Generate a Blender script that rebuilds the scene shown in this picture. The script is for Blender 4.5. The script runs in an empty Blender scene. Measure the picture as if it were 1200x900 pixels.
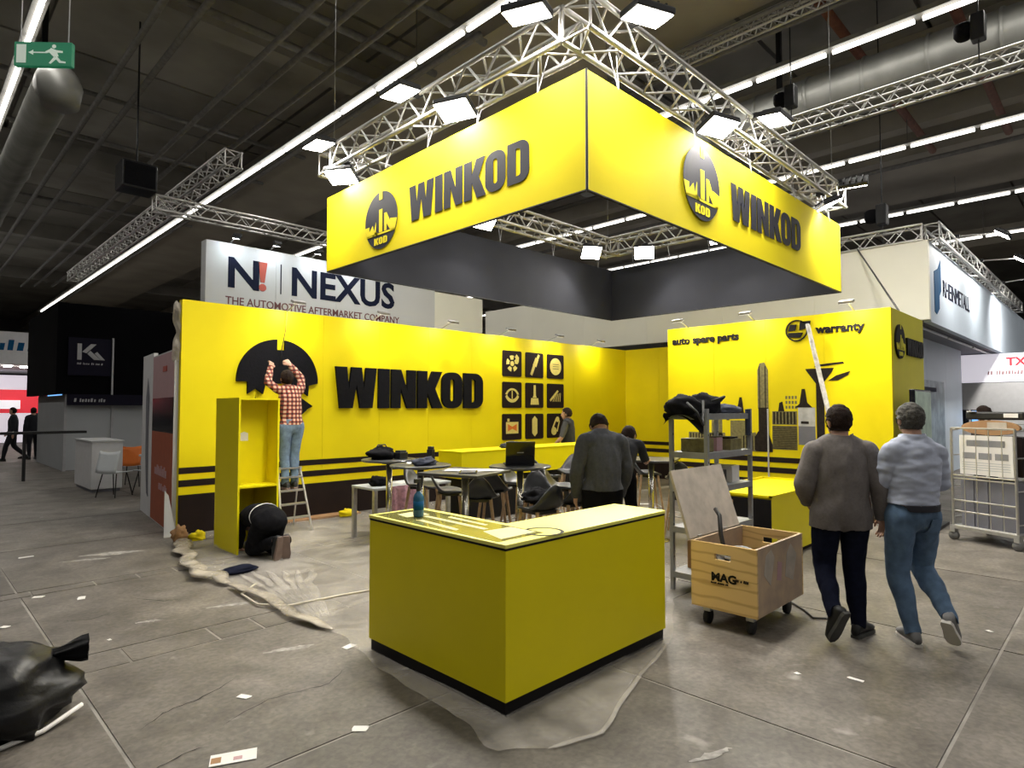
import bpy, bmesh, math, random
import numpy as np
from mathutils import Vector, Matrix, noise as mnoise
random.seed(7)
PI = math.pi
scene = bpy.context.scene
C = scene.collection
V = Vector
# ------------------------------------------------------------------ camera, world, exposure
cam_d = bpy.data.cameras.new('camera'); cam = bpy.data.objects.new('camera', cam_d); C.objects.link(cam)
cam_d.sensor_width = 36; cam_d.lens = 36*724/1200; cam_d.clip_end = 300
cam.location = (0, 0, 1.7); cam.rotation_euler = (math.radians(92.3), 0, math.radians(-45))
scene.camera = cam
world = bpy.data.worlds.new('hall_air'); scene.world = world; world.use_nodes = True
bg = world.node_tree.nodes['Background']; bg.inputs[0].default_value = (0.78, 0.84, 0.95, 1); bg.inputs[1].default_value = 0.10
scene.view_settings.view_transform = 'Standard'; scene.view_settings.look = 'None'
scene.view_settings.exposure = -0.10; scene.view_settings.gamma = 1.0; scene.view_settings.use_curve_mapping = False
FLOOD_W = 50.0      # each truss flood lamp
STRIP_W = 11.5      # hall strip light, per metre
STRIP_Z = 8.7

# ------------------------------------------------------------------ helpers
class MB:
    def __init__(s): s.v = []; s.f = []; s.m = []
    def add(s, vs, fs, m=0):
        o = len(s.v); s.v += [tuple(p) for p in vs]
        s.f += [tuple(i+o for i in f) for f in fs]; s.m += [m]*len(fs); return s
    def box(s, x0, x1, y0, y1, z0, z1, m=0):
        return s.add([(x0,y0,z0),(x1,y0,z0),(x1,y1,z0),(x0,y1,z0),(x0,y0,z1),(x1,y0,z1),(x1,y1,z1),(x0,y1,z1)],
                     [(0,3,2,1),(4,5,6,7),(0,1,5,4),(1,2,6,5),(2,3,7,6),(3,0,4,7)], m)
    def obox(s, c, u, v, w, m=0):          # centre and three half vectors
        c,u,v,w = V(c),V(u),V(v),V(w)
        return s.add([c+a*u+b*v+d*w for d in (-1,1) for a,b in ((-1,-1),(1,-1),(1,1),(-1,1))],
                     [(0,3,2,1),(4,5,6,7),(0,1,5,4),(1,2,6,5),(2,3,7,6),(3,0,4,7)], m)
    def tube(s, p0, p1, r, n=8, r2=None, m=0):
        return s.path([p0,p1], [r, r if r2 is None else r2], n, m)
    def path(s, pts, r, n=8, m=0):
        pts = [V(p) for p in pts]; k = len(pts)
        if not isinstance(r,(list,tuple)): r = [r]*k
        vs = []; ref = None
        for i,p in enumerate(pts):
            t = (pts[min(i+1,k-1)]-pts[max(i-1,0)]).normalized()
            if ref is None:
                ref = V((0,0,1)) if abs(t.z) < .9 else V((1,0,0))
            a = (ref - t*ref.dot(t)).normalized(); b = t.cross(a); ref = a
            vs += [p+(a*math.cos(2*PI*j/n)+b*math.sin(2*PI*j/n))*r[i] for j in range(n)]
        fs = [(i*n+j,i*n+(j+1)%n,(i+1)*n+(j+1)%n,(i+1)*n+j) for i in range(k-1) for j in range(n)]
        fs += [tuple(range(n))[::-1], tuple((k-1)*n+j for j in range(n))]
        return s.add(vs, fs, m)
    def prism(s, poly, o, u, v, w, d, m=0, base=0.0):   # polygon in the (u,v) plane at o, raised by d along w
        o,u,v,w = V(o),V(u),V(v),V(w); n = len(poly)
        A = [o+u*x+v*y+w*base for x,y in poly]; B = [p+w*d for p in A]
        fs = [tuple(range(n))[::-1], tuple(range(n,2*n))]+[(i,(i+1)%n,n+(i+1)%n,n+i) for i in range(n)]
        return s.add(A+B, fs, m)
    def ring(s, outer, inner, o, u, v, w, d, m=0):      # closed band between two loops of equal length
        o,u,v,w = V(o),V(u),V(v),V(w); n = len(outer)
        L = []
        for lp,h in ((outer,0),(inner,0),(outer,d),(inner,d)): L += [o+u*x+v*y+w*h for x,y in lp]
        fs = []
        for i in range(n):
            j = (i+1)%n
            fs += [(2*n+i,2*n+j,3*n+j,3*n+i),(i,j,2*n+j,2*n+i),(n+j,n+i,3*n+i,3*n+j),(j,i,n+i,n+j)]
        return s.add(L, fs, m)
    def lathe(s, prof, c=(0,0,0), n=20, m=0):
        c = V(c); k = len(prof)
        vs = [c+V((r*math.cos(2*PI*j/n), r*math.sin(2*PI*j/n), z)) for r,z in prof for j in range(n)]
        fs = [(i*n+j,i*n+(j+1)%n,(i+1)*n+(j+1)%n,(i+1)*n+j) for i in range(k-1) for j in range(n)]
        fs += [tuple(range(n))[::-1], tuple((k-1)*n+j for j in range(n))]
        return s.add(vs, fs, m)
    def grid(s, fn, nu, nv, m=0):
        vs = [fn(i/nu, j/nv) for j in range(nv+1) for i in range(nu+1)]
        return s.add(vs, [(j*(nu+1)+i, j*(nu+1)+i+1, (j+1)*(nu+1)+i+1, (j+1)*(nu+1)+i) for j in range(nv) for i in range(nu)], m)
    def mesh(s, name, mats, smooth=False):
        me = bpy.data.meshes.new(name); me.from_pydata(s.v, [], s.f)
        for mt in (mats if isinstance(mats,(list,tuple)) else [mats]): me.materials.append(mt)
        if any(s.m): me.polygons.foreach_set('material_index', s.m)
        if smooth: me.polygons.foreach_set('use_smooth', [True]*len(s.f))
        me.update(); return me
    def build(s, name, mats, parent=None, smooth=False, bevel=0, loc=None, rz=0):
        o = bpy.data.objects.new(name, s.mesh(name, mats, smooth)); C.objects.link(o)
        if parent: o.parent = parent
        if loc is not None: o.location = loc
        if rz: o.rotation_euler[2] = rz
        if bevel:
            b = o.modifiers.new('edge','BEVEL'); b.width = bevel; b.segments = 2; b.limit_method = 'ANGLE'
        return o
def link_mesh(name, me, parent=None):
    o = bpy.data.objects.new(name, me); C.objects.link(o)
    if parent: o.parent = parent
    return o
def tag(o, label=None, cat=None, group=None, kind=None):
    if label: o['label'] = label
    if cat: o['category'] = cat
    if group: o['group'] = group
    if kind: o['kind'] = kind
    return o
def thing(name, label, cat, loc=(0,0,0), rz=0, group=None):
    o = bpy.data.objects.new(name, None); C.objects.link(o); o.location = loc; o.rotation_euler = (0,0,rz)
    o.empty_display_size = .1
    return tag(o, label, cat, group)
def dup(root, loc, rz=0, label=None, group=None):
    r = root.copy(); C.objects.link(r); r.location = loc; r.rotation_euler = (0,0,rz)
    tag(r, label, None, group)
    for ch in list(root.children):
        c = ch.copy(); C.objects.link(c); c.parent = r
        for g in list(ch.children):
            d = g.copy(); C.objects.link(d); d.parent = c
    return r
def struct(o, label=None):
    return tag(o, label, None, None, 'structure')
def text_mesh(name, body, size, mat, o, u, v, w, depth=.004, bold=0.0, parent=None, align='LEFT', sx=1.0):
    cu = bpy.data.curves.new('lettering','FONT'); cu.body = body; cu.size = size; cu.extrude = depth/2; cu.offset = bold
    cu.align_x = align; cu.resolution_u = 3
    t = bpy.data.objects.new('lettering', cu); C.objects.link(t); bpy.context.view_layer.update()
    me = bpy.data.meshes.new_from_object(t.evaluated_get(bpy.context.evaluated_depsgraph_get()))
    bpy.data.objects.remove(t); bpy.data.curves.remove(cu)
    u,v,w,o = V(u),V(v),V(w),V(o)
    for p in me.vertices:
        q = p.co; p.co = o+u*q.x*sx+v*q.y+w*(q.z+depth/2)
    me.materials.clear(); me.materials.append(mat)
    par = list(range(len(me.vertices)))          # every letter an object of its own
    def root(i):
        while par[i] != i: par[i] = par[par[i]]; i = par[i]
        return i
    for e in me.edges:
        a,b = root(e.vertices[0]),root(e.vertices[1])
        if a != b: par[a] = b
    isl = {}
    for p in me.polygons: isl.setdefault(root(p.vertices[0]),[]).append(tuple(p.vertices))
    for fs in isl.values():
        used = sorted({i for f in fs for i in f}); mp = {v:k for k,v in enumerate(used)}
        g = bpy.data.meshes.new('letter'); g.from_pydata([me.vertices[i].co[:] for i in used],[],[tuple(mp[i] for i in f) for f in fs]); g.materials.append(mat); g.update()
        link_mesh('letter', g, parent)
    bpy.data.meshes.remove(me)

# ------------------------------------------------------------------ materials
def mat(name, col, rough=.5, metal=0., var=0., scale=8., bump=0., bscale=40., emit=None, alpha=1., col2=None, spec=.5, coat=0., objrand=0., trans=0.):
    m = bpy.data.materials.new(name); m.use_nodes = True; nt = m.node_tree; N = nt.nodes; L = nt.links
    b = N['Principled BSDF']; b.inputs['Roughness'].default_value = rough; b.inputs['Metallic'].default_value = metal
    b.inputs['Specular IOR Level'].default_value = spec; b.inputs['Coat Weight'].default_value = coat
    b.inputs['Alpha'].default_value = alpha; b.inputs['Transmission Weight'].default_value = trans
    c = (*col,1); c2 = (*col2,1) if col2 else (*[max(0,x*(1-var)) for x in col],1)
    tc = N.new('ShaderNodeTexCoord')
    if var or col2:
        nz = N.new('ShaderNodeTexNoise'); nz.inputs['Scale'].default_value = scale; nz.inputs['Detail'].default_value = 6
        L.new(tc.outputs['Object'], nz.inputs['Vector'])
        r = N.new('ShaderNodeValToRGB'); r.color_ramp.elements[0].position = .32; r.color_ramp.elements[1].position = .68
        r.color_ramp.elements[0].color = c2; r.color_ramp.elements[1].color = c
        L.new(nz.outputs['Fac'], r.inputs['Fac']); out = r.outputs['Color']
        if objrand:
            oi = N.new('ShaderNodeObjectInfo'); hs = N.new('ShaderNodeHueSaturation'); mr = N.new('ShaderNodeMapRange')
            mr.inputs['To Min'].default_value = 1-objrand; mr.inputs['To Max'].default_value = 1+objrand
            L.new(oi.outputs['Random'], mr.inputs['Value']); L.new(mr.outputs[0], hs.inputs['Value']); L.new(out, hs.inputs['Color']); out = hs.outputs['Color']
        L.new(out, b.inputs['Base Color'])
    else: b.inputs['Base Color'].default_value = c
    if bump:
        n2 = N.new('ShaderNodeTexNoise'); n2.inputs['Scale'].default_value = bscale; n2.inputs['Detail'].default_value = 5
        L.new(tc.outputs['Object'], n2.inputs['Vector'])
        bp = N.new('ShaderNodeBump'); bp.inputs['Strength'].default_value = bump; bp.inputs['Distance'].default_value = .02
        L.new(n2.outputs['Fac'], bp.inputs['Height']); L.new(bp.outputs['Normal'], b.inputs['Normal'])
    if emit:
        b.inputs['Emission Color'].default_value = (*emit[0],1); b.inputs['Emission Strength'].default_value = emit[1]
    return m
YEL = (.80,.655,.003)
M = {}
M['yellow'] = mat('yellow_print', YEL, .55, spec=.2, var=.06, scale=1.5)
M['yellow_lam'] = mat('yellow_laminate', (.78,.665,.004), .42, spec=.22, var=.03, scale=3)
M['yellow_fabric'] = mat('yellow_banner_fabric', (.74,.615,.004), .75, spec=.2, var=.04, scale=2, bump=.05, bscale=300)
M['black'] = mat('black_print', (.007,.006,.007), .6, spec=.2, var=.3, scale=5)
M['stripe'] = mat('brown_black_stripe', (.018,.011,.010), .6, spec=.15, var=.25, scale=4)
M['letter'] = mat('black_foam_letter', (.006,.006,.009), .75, spec=.12, var=.4, scale=30, bump=.15, bscale=60)
M['signgrey'] = mat('charcoal_sign_print', (.020,.020,.028), .7, spec=.2, var=.15, scale=4)
M['banner_in'] = mat('charcoal_banner_lining', (.046,.048,.060), .9, spec=.15, var=.12, scale=2)
M['banner_edge'] = mat('black_banner_seam', (.01,.01,.01), .6, var=.2)
M['alu'] = mat('aluminium_truss', (.60,.59,.57), .38, .9, var=.12, scale=20)
M['steel'] = mat('galvanised_steel', (.50,.50,.50), .42, .8, var=.25, scale=14)
M['chrome'] = mat('brushed_chrome', (.72,.70,.66), .22, .95, var=.1, scale=30)
M['rack'] = mat('grey_rack_steel', (.34,.35,.36), .45, .55, var=.15, scale=18)
M['darkmetal'] = mat('dark_painted_metal', (.018,.018,.02), .45, .3, var=.3)
M['lamp_glass'] = mat('lit_flood_glass', (1,1,1), .3, emit=((1.0,.95,.86),40))
M['lens'] = mat('small_lamp_lens', (.6,.6,.6), .4, emit=((1,.95,.86),1.2))
M['tube'] = mat('lit_fluorescent_tube', (1,1,1), .3, emit=((1.0,.97,.90),4.5))
M['housing'] = mat('strip_light_housing', (.30,.29,.27), .5, .2, var=.2)
M['ceil'] = mat('ceiling_concrete', (.30,.285,.25), .9, var=.4, scale=.5, objrand=.25)
M['beam'] = mat('ceiling_beam_concrete', (.38,.345,.28), .9, var=.25, scale=.6)
M['duct'] = mat('ventilation_duct_metal', (.26,.26,.24), .5, .35, var=.3, scale=2)
M['pipe'] = mat('ceiling_pipe_grey', (.20,.19,.18), .6, .2, var=.3)
M['rust'] = mat('rust_red_pipe', (.22,.08,.045), .7, var=.3)
M['sub'] = mat('joint_mortar', (.33,.31,.28), .95, var=.5, scale=3)
M['white'] = mat('white_panel', (.52,.53,.54), .6, var=.06, scale=1.2)
M['cream'] = mat('cream_panel', (.86,.84,.73), .6, var=.05, scale=1)
M['greypanel'] = mat('light_grey_panel', (.40,.42,.44), .6, var=.08, scale=1)
M['palepanel'] = mat('pale_blue_panel', (.52,.60,.70), .55, var=.08, scale=.8)
M['greyband'] = mat('grey_band', (.16,.16,.19), .7, var=.1)
M['navy'] = mat('navy_print', (.007,.010,.028), .7, spec=.1, var=.1)
M['redp'] = mat('red_print', (.42,.055,.03), .5, var=.1)
M['maroon'] = mat('dark_red_print', (.13,.03,.035), .5, var=.1)
M['wood'] = mat('oak_leg_wood', (.46,.31,.19), .5, var=.3, scale=25)
M['seatblk'] = mat('black_stool_shell', (.022,.024,.028), .35, var=.2)
M['tabletop'] = mat('dark_table_top', (.05,.05,.052), .3, var=.2)
M['paper'] = mat('white_paper', (.74,.72,.69), .8, var=.08, scale=6)
M['paperprint'] = mat('grey_paper_print', (.25,.25,.26), .8, var=.2)
M['blackbag'] = mat('black_bin_liner', (.004,.004,.005), .40, spec=.35, var=.4, bump=.25, bscale=14)
M['blackcloth'] = mat('black_cloth', (.008,.008,.010), .9, spec=.1, var=.4, scale=25, bump=.2, bscale=60)
M['navycloth'] = mat('navy_cloth', (.03,.036,.06), .9, var=.35, scale=20, bump=.2)
M['rubber'] = mat('black_rubber', (.012,.012,.012), .7, var=.3)
M['castor'] = mat('grey_castor_wheel', (.12,.12,.12), .6, var=.2)
M['bluebottle'] = mat('blue_bottle_plastic', (.03,.13,.24), .25, var=.2)
M['skin'] = mat('skin_tone', (.52,.30,.21), .55, var=.12, scale=20)
M['hair_brown'] = mat('dark_brown_hair', (.022,.012,.009), .75, spec=.15, var=.5, scale=90, bump=.4, bscale=150)
M['hair_grey'] = mat('dark_grey_hair', (.060,.055,.046), .7, var=.55, scale=70, bump=.4, bscale=150)
M['eye'] = mat('eye_white', (.75,.73,.7), .3, var=.05)
M['blazer'] = mat('grey_brown_blazer', (.165,.148,.142), .9, var=.2, scale=60, bump=.12, bscale=220)
M['blueshirt'] = mat('blue_grey_shirt', (.42,.46,.58), .85, var=.1, scale=40, bump=.08, bscale=200)
M['navytrousers'] = mat('navy_trousers', (.007,.009,.022), .9, spec=.1, var=.3, scale=30)
M['jeans'] = mat('blue_denim', (.10,.17,.28), .9, var=.35, scale=14, bump=.12, bscale=250)
M['jeans_light'] = mat('faded_blue_denim', (.16,.24,.36), .9, var=.4, scale=18)
M['sweater'] = mat('charcoal_sweater', (.060,.064,.074), .95, var=.25, scale=40, bump=.2, bscale=160)
M['blacktrousers'] = mat('black_trousers', (.005,.005,.007), .9, spec=.1, var=.3)
M['belt'] = mat('dark_belt_leather', (.012,.012,.02), .5, var=.2)
M['shoe_black'] = mat('black_shoe', (.010,.011,.012), .5, var=.3)
M['shoe_grey'] = mat('grey_trainer', (.20,.20,.20), .7, var=.3)
M['sole'] = mat('shoe_sole', (.06,.06,.055), .8, var=.3)
M['sole_white'] = mat('white_shoe_sole', (.65,.63,.58), .7, var=.1)
M['sole_brown'] = mat('brown_work_sole', (.20,.14,.115), .8, var=.3)
M['vest'] = mat('black_work_vest', (.016,.017,.022), .9, var=.3)
M['greyshirt'] = mat('dark_grey_tshirt', (.06,.06,.066), .9, var=.2)
M['farcloth'] = mat('dark_far_clothing', (.012,.013,.020), .9, var=.4)
M['cable'] = mat('white_power_cable', (.60,.55,.44), .5, var=.1)
M['cableblk'] = mat('black_rubber_cable', (.015,.014,.014), .5, var=.2)
M['orange'] = mat('orange_plastic', (.70,.17,.02), .45, var=.08)
M['orangeprint'] = mat('burnt_orange_print', (.36,.075,.025), .6, var=.12)
M['pink'] = mat('pale_pink_print', (.46,.28,.30), .6, var=.08)
M['whitechair'] = mat('white_chair_plastic', (.62,.66,.70), .4, var=.05)
M['screenblk'] = mat('black_screen_glass', (.008,.008,.011), .15, var=.2)
M['kblack'] = mat('black_drape', (.004,.004,.005), .95, spec=.05, var=.4, scale=1.5)
M['knavy'] = mat('dark_indigo_panel', (.010,.009,.020), .7, spec=.1, var=.15)
M['silverprint'] = mat('silver_print', (.40,.40,.42), .5, var=.1)
M['green'] = mat('green_exit_sign', (.01,.17,.085), .4, var=.1, emit=((.01,.30,.14),.25))
M['whitesign'] = mat('white_pictogram', (.7,.75,.7), .5, var=.02, emit=((.8,1,.85),.25))
M['screenblue'] = mat('lit_blue_screen', (.05,.2,.6), .3, var=.3, emit=((.20,.50,1.0),1.4))
M['screenscene'] = mat('lit_television_picture', (.25,.30,.24), .3, col2=(.04,.05,.05), scale=5, emit=((.22,.30,.22),.35))
M['redlit'] = mat('glowing_red_panel', (.65,.03,.05), .5, var=.1, emit=((.8,.04,.06),.5))
M['whitelit'] = mat('glowing_white_panel', (.8,.8,.85), .5, var=.03, emit=((.95,.9,1.0),.55))
M['farwhite'] = mat('far_white_wall', (.66,.66,.68), .7, var=.08)
M['hallwall'] = mat('dark_hall_wall', (.10,.10,.10), .9, var=.3, scale=.4)
M['cardboard'] = mat('brown_cardboard', (.36,.20,.09), .85, var=.25, scale=6)
M['ply_dirty'] = mat('scuffed_pale_board', (.50,.44,.37), .7, var=.25, scale=9)
M['mural_dk'] = mat('print_dark_brown', (.024,.017,.013), .7, spec=.15, var=.5, scale=20)
M['mural_md'] = mat('print_olive_grey', (.22,.19,.07), .6, var=.45, scale=25)
M['mural_lt'] = mat('print_pale_grey', (.55,.55,.55), .6, var=.3, scale=10)
M['iconyel'] = mat('pale_yellow_icon', (.72,.60,.16), .6, var=.12, scale=30)
M['iconblk'] = mat('brown_black_tile', (.016,.009,.008), .7, spec=.15, var=.2)
M['green_lam'] = mat('yellow_side_print', (.70,.64,.01), .55, var=.08, scale=2)
M['teal'] = mat('teal_blue_print', (.008,.08,.20), .7, spec=.1, var=.1)
M['pinkpaper'] = mat('pink_print', (.62,.33,.42), .8, var=.5, scale=22)

def floor_mat():
    m = bpy.data.materials.new('worn_hall_concrete'); m.use_nodes = True; nt = m.node_tree; N = nt.nodes; L = nt.links
    b = N['Principled BSDF']; tc = N.new('ShaderNodeTexCoord'); geo = N.new('ShaderNodeNewGeometry')
    def noise(scale, detail=6, dist=0.):
        n = N.new('ShaderNodeTexNoise'); n.inputs['Scale'].default_value = scale; n.inputs['Detail'].default_value = detail
        n.inputs['Distortion'].default_value = dist; L.new(geo.outputs['Position'], n.inputs['Vector']); return n.outputs['Fac']
    def ramp(fac, p0, c0, p1, c1):
        r = N.new('ShaderNodeValToRGB'); e = r.color_ramp.elements
        e[0].position = p0; e[0].color = (*c0,1); e[1].position = p1; e[1].color = (*c1,1); L.new(fac, r.inputs['Fac']); return r.outputs['Color']
    def mix(kind, f, a, c):
        x = N.new('ShaderNodeMix'); x.data_type = 'RGBA'; x.blend_type = kind
        if isinstance(f,float): x.inputs['Factor'].default_value = f
        else: L.new(f, x.inputs['Factor'])
        L.new(a, x.inputs[6]); L.new(c, x.inputs[7]); return x.outputs[2]
    base = ramp(noise(.55,5,.6), .3, (.104,.092,.077), .7, (.212,.190,.165))
    spots = ramp(noise(3.2,9,.3), .32, (.50,.48,.46), .66, (1.12,1.12,1.12))
    c = mix('MULTIPLY', .8, base, spots)
    fine = ramp(noise(28,7,.4), .35, (.68,.68,.68), .7, (1.12,1.12,1.12)); c = mix('MULTIPLY', .95, c, fine)
    pale = ramp(noise(4.0,12,.3), .66, (0,0,0), .80, (.55,.55,.55)); pc = N.new('ShaderNodeRGB'); pc.outputs[0].default_value = (.42,.40,.37,1)
    c = mix('MIX', pale, c, pc.outputs[0])
    oi = N.new('ShaderNodeObjectInfo'); mr = N.new('ShaderNodeMapRange'); mr.inputs['To Min'].default_value = .84; mr.inputs['To Max'].default_value = 1.14
    L.new(oi.outputs['Random'], mr.inputs['Value']); hs = N.new('ShaderNodeHueSaturation'); L.new(mr.outputs[0], hs.inputs['Value']); L.new(c, hs.inputs['Color'])
    L.new(hs.outputs[0], b.inputs['Base Color'])
    rr = N.new('ShaderNodeMapRange'); rr.inputs['To Min'].default_value = .40; rr.inputs['To Max'].default_value = .68
    L.new(noise(1.7,6,.5), rr.inputs['Value']); L.new(rr.outputs[0], b.inputs['Roughness'])
    bp = N.new('ShaderNodeBump'); bp.inputs['Strength'].default_value = .12; bp.inputs['Distance'].default_value = .01
    L.new(noise(30,6), bp.inputs['Height']); L.new(bp.outputs['Normal'], b.inputs['Normal'])
    return m
M['floor'] = floor_mat()

def ply_mat():
    m = mat('yellow_plywood', (.60,.40,.15), .55); nt = m.node_tree; N = nt.nodes; L = nt.links; b = N['Principled BSDF']
    tc = N.new('ShaderNodeTexCoord'); mp = N.new('ShaderNodeMapping'); mp.inputs['Scale'].default_value = (1.2,1.2,5)
    w = N.new('ShaderNodeTexWave'); w.bands_direction = 'Z'; w.inputs['Scale'].default_value = .8; w.inputs['Distortion'].default_value = 9; w.inputs['Detail'].default_value = 3
    r = N.new('ShaderNodeValToRGB'); e = r.color_ramp.elements; e[0].color = (.50,.32,.11,1); e[0].position = .0; e[1].color = (.68,.47,.19,1); e[1].position = .22
    L.new(tc.outputs['Object'], mp.inputs[0]); L.new(mp.outputs[0], w.inputs[0]); L.new(w.outputs['Fac'], r.inputs[0]); L.new(r.outputs[0], b.inputs['Base Color'])
    return m
M['ply'] = ply_mat()
M['plyside'] = mat('scuffed_plywood_side', (.50,.36,.23), .6, col2=(.36,.27,.20), scale=7)

def plaid_mat():
    m = mat('red_plaid_flannel', (.4,.1,.08), .9); nt = m.node_tree; N = nt.nodes; L = nt.links; b = N['Principled BSDF']
    tc = N.new('ShaderNodeTexCoord')
    def wv(d):
        w = N.new('ShaderNodeTexWave'); w.bands_direction = d; w.inputs['Scale'].default_value = 5.5; w.inputs['Distortion'].default_value = .6
        L.new(tc.outputs['Object'], w.inputs[0]); r = N.new('ShaderNodeMath'); r.operation = 'GREATER_THAN'; r.inputs[1].default_value = .55
        L.new(w.outputs['Fac'], r.inputs[0]); return r.outputs[0]
    a = N.new('ShaderNodeMath'); a.operation = 'ADD'; L.new(wv('X'), a.inputs[0]); L.new(wv('Z'), a.inputs[1])
    h = N.new('ShaderNodeMath'); h.operation = 'MULTIPLY'; h.inputs[1].default_value = .5; L.new(a.outputs[0], h.inputs[0])
    r = N.new('ShaderNodeValToRGB'); r.color_ramp.interpolation = 'CONSTANT'; e = r.color_ramp.elements
    e[0].color = (.62,.42,.30,1); e[1].position = .4; e[1].color = (.24,.045,.035,1); x = e.new(.9); x.color = (.035,.012,.014,1)
    L.new(h.outputs[0], r.inputs[0]); L.new(r.outputs[0], b.inputs['Base Color']); return m
M['plaid'] = plaid_mat()

def film_mat(name, a0, a1, col):
    m = bpy.data.materials.new(name); m.use_nodes = True; nt = m.node_tree; N = nt.nodes; L = nt.links; b = N['Principled BSDF']
    b.inputs['Base Color'].default_value = (*col,1); b.inputs['Roughness'].default_value = .24
    tc = N.new('ShaderNodeTexCoord'); n = N.new('ShaderNodeTexNoise'); n.inputs['Scale'].default_value = 1.6; n.inputs['Detail'].default_value = 8; n.inputs['Distortion'].default_value = 1.5
    mr = N.new('ShaderNodeMapRange'); mr.inputs['From Min'].default_value = .35; mr.inputs['From Max'].default_value = .68
    mr.inputs['To Min'].default_value = a0; mr.inputs['To Max'].default_value = a1
    L.new(tc.outputs['Object'], n.inputs['Vector']); L.new(n.outputs['Fac'], mr.inputs['Value']); L.new(mr.outputs[0], b.inputs['Alpha'])
    n2 = N.new('ShaderNodeTexNoise'); n2.inputs['Scale'].default_value = 5; n2.inputs['Detail'].default_value = 6; n2.inputs['Distortion'].default_value = 2
    L.new(tc.outputs['Object'], n2.inputs['Vector']); bp = N.new('ShaderNodeBump'); bp.inputs['Strength'].default_value = .6; bp.inputs['Distance'].default_value = .04
    L.new(n2.outputs['Fac'], bp.inputs['Height']); L.new(bp.outputs['Normal'], b.inputs['Normal']); return m
M['film'] = film_mat('clear_dust_sheet_film', .12, .46, (.66,.62,.56))
M['filmroll'] = film_mat('bunched_dust_sheet_film', .45, .92, (.50,.45,.37))
#@@PART2
# ------------------------------------------------------------------ hall: floor, ceiling, far walls
ground = struct(MB().box(-40,80,-25,85,-.3,-.016).build('floor', M['floor']), 'worn grey concrete floor of the exhibition hall')
MB().box(-6.1,19.5,-1.7,23.1,-.016,-.006).build('joint_bed', M['sub'], ground)
SX = [-6.0,-3.7,-1.45,.85,3.4,5.57,7.9,10.2,12.5,14.8,17.1,19.4]
SY = [(-1.6,.69),(.69,2.94),(2.94,4.80),(5.14,7.12),(7.32,9.5),(9.5,11.7),(11.7,14.0),(14.0,16.2),(16.2,18.5),(18.5,20.8),(20.8,23.0)]
for a,b in zip(SX, SX[1:]):
    for c,d in SY:
        MB().box(a+.010,b-.010,c+.010,d-.010,-.011,random.uniform(-.0015,.0)).build('floor_slab', M['floor'], ground)
def covers(y0, y1, x, x1, lo, hi):
    while x < x1:
        w = random.uniform(lo, hi)
        MB().box(x+.010,x+w-.010,y0+.012,y1-.012,-.011,random.uniform(-.003,-.001)).build('trench_cover', M['floor'], ground); x += w
covers(4.80,5.14,-1.4,10.2,.28,.62); covers(7.12,7.32,-1.4,10.2,.30,.5)

def crack(pts, w, m):
    P = [V((*p,0)) for p in pts]; L = []; Rr = []
    rr = random.Random(len(pts)+int(pts[0][0]*100))
    Q = []
    for a,b in zip(P,P[1:]):
        for k in range(6): Q.append(a.lerp(b,k/6)+V((rr.uniform(-.012,.012),rr.uniform(-.012,.012),0)))
    for i,p in enumerate(Q):
        t = (Q[min(i+1,len(Q)-1)]-Q[max(i-1,0)]).normalized(); s = V((-t.y,t.x,0))*w*rr.uniform(.3,1)*math.sin(PI*(i+.5)/len(Q)); L.append((*(p+s)[:2],.0012)); Rr.append((*(p-s)[:2],.0012))
    n = len(Q); MB().add(L+Rr,[(i,i+1,n+i+1,n+i) for i in range(n-1)]).build('floor_crack', m, ground)
ckm = mat('dark_floor_crack',(.03,.028,.025),.9,var=.3); smm = mat('white_floor_smear',(.40,.38,.35),.8,var=.5,scale=20)
crack([(.97,3.76),(1.15,3.88),(1.35,3.92),(1.63,4.07)],.008,ckm); crack([(1.3,3.5),(1.6,3.62),(1.95,3.55),(2.2,3.72)],.006,ckm); crack([(.9,3.3),(1.05,3.35),(1.2,3.33)],.006,ckm)
crack([(1.55,6.4),(1.75,6.1),(1.9,6.05)],.006,ckm); crack([(1.0,6.1),(1.15,6.0),(1.4,6.05)],.005,ckm)
for k,(x,y,L,w) in enumerate(((1.9,8.5,.7,.10),(1.6,8.35,.5,.06),(2.15,5.55,.45,.05),(2.05,4.25,.35,.05),(1.5,5.6,.2,.03),(2.9,1.5,.3,.03),(.55,5.4,.25,.05))):
    crack([(x-L/2,y+L*.18),(x,y),(x+L/2,y-L*.15)],w,smm)
ceil = struct(MB().box(-40,80,-25,85,10.62,10.9).build('ceiling', M['ceil']), 'dark concrete hall ceiling')
for i in range(8):
    for j in range(18):
        x = -9.8+6*i; y = -3+3*j
        MB().box(x+.05,x+5.95,y+.05,y+2.95,10.45,10.62).build('ceiling_panel', M['ceil'], ceil)
for k,(a,b,z) in enumerate(((-4.6,-1.2,9.7),(8.7,11.9,9.65),(22.2,27.2,9.6),(37,41,9.6))):
    struct(MB().box(a,b,-20,80,z,10.45).build('beam', M['beam']), 'broad brown concrete ceiling beam')
for y in (13.4,24.5,36,48):
    struct(MB().box(-20,60,y,y+.55,9.75,10.45).build('beam', M['ceil']), 'dark concrete cross beam')
struct(MB().box(-40,80,78,78.5,0,10.7).build('wall_back', M['hallwall'])); struct(MB().box(75,75.5,-25,80,0,10.7).build('wall_right', M['hallwall']))
struct(MB().box(-26,-25.5,-25,80,0,10.7).build('wall_left', M['hallwall']))

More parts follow.
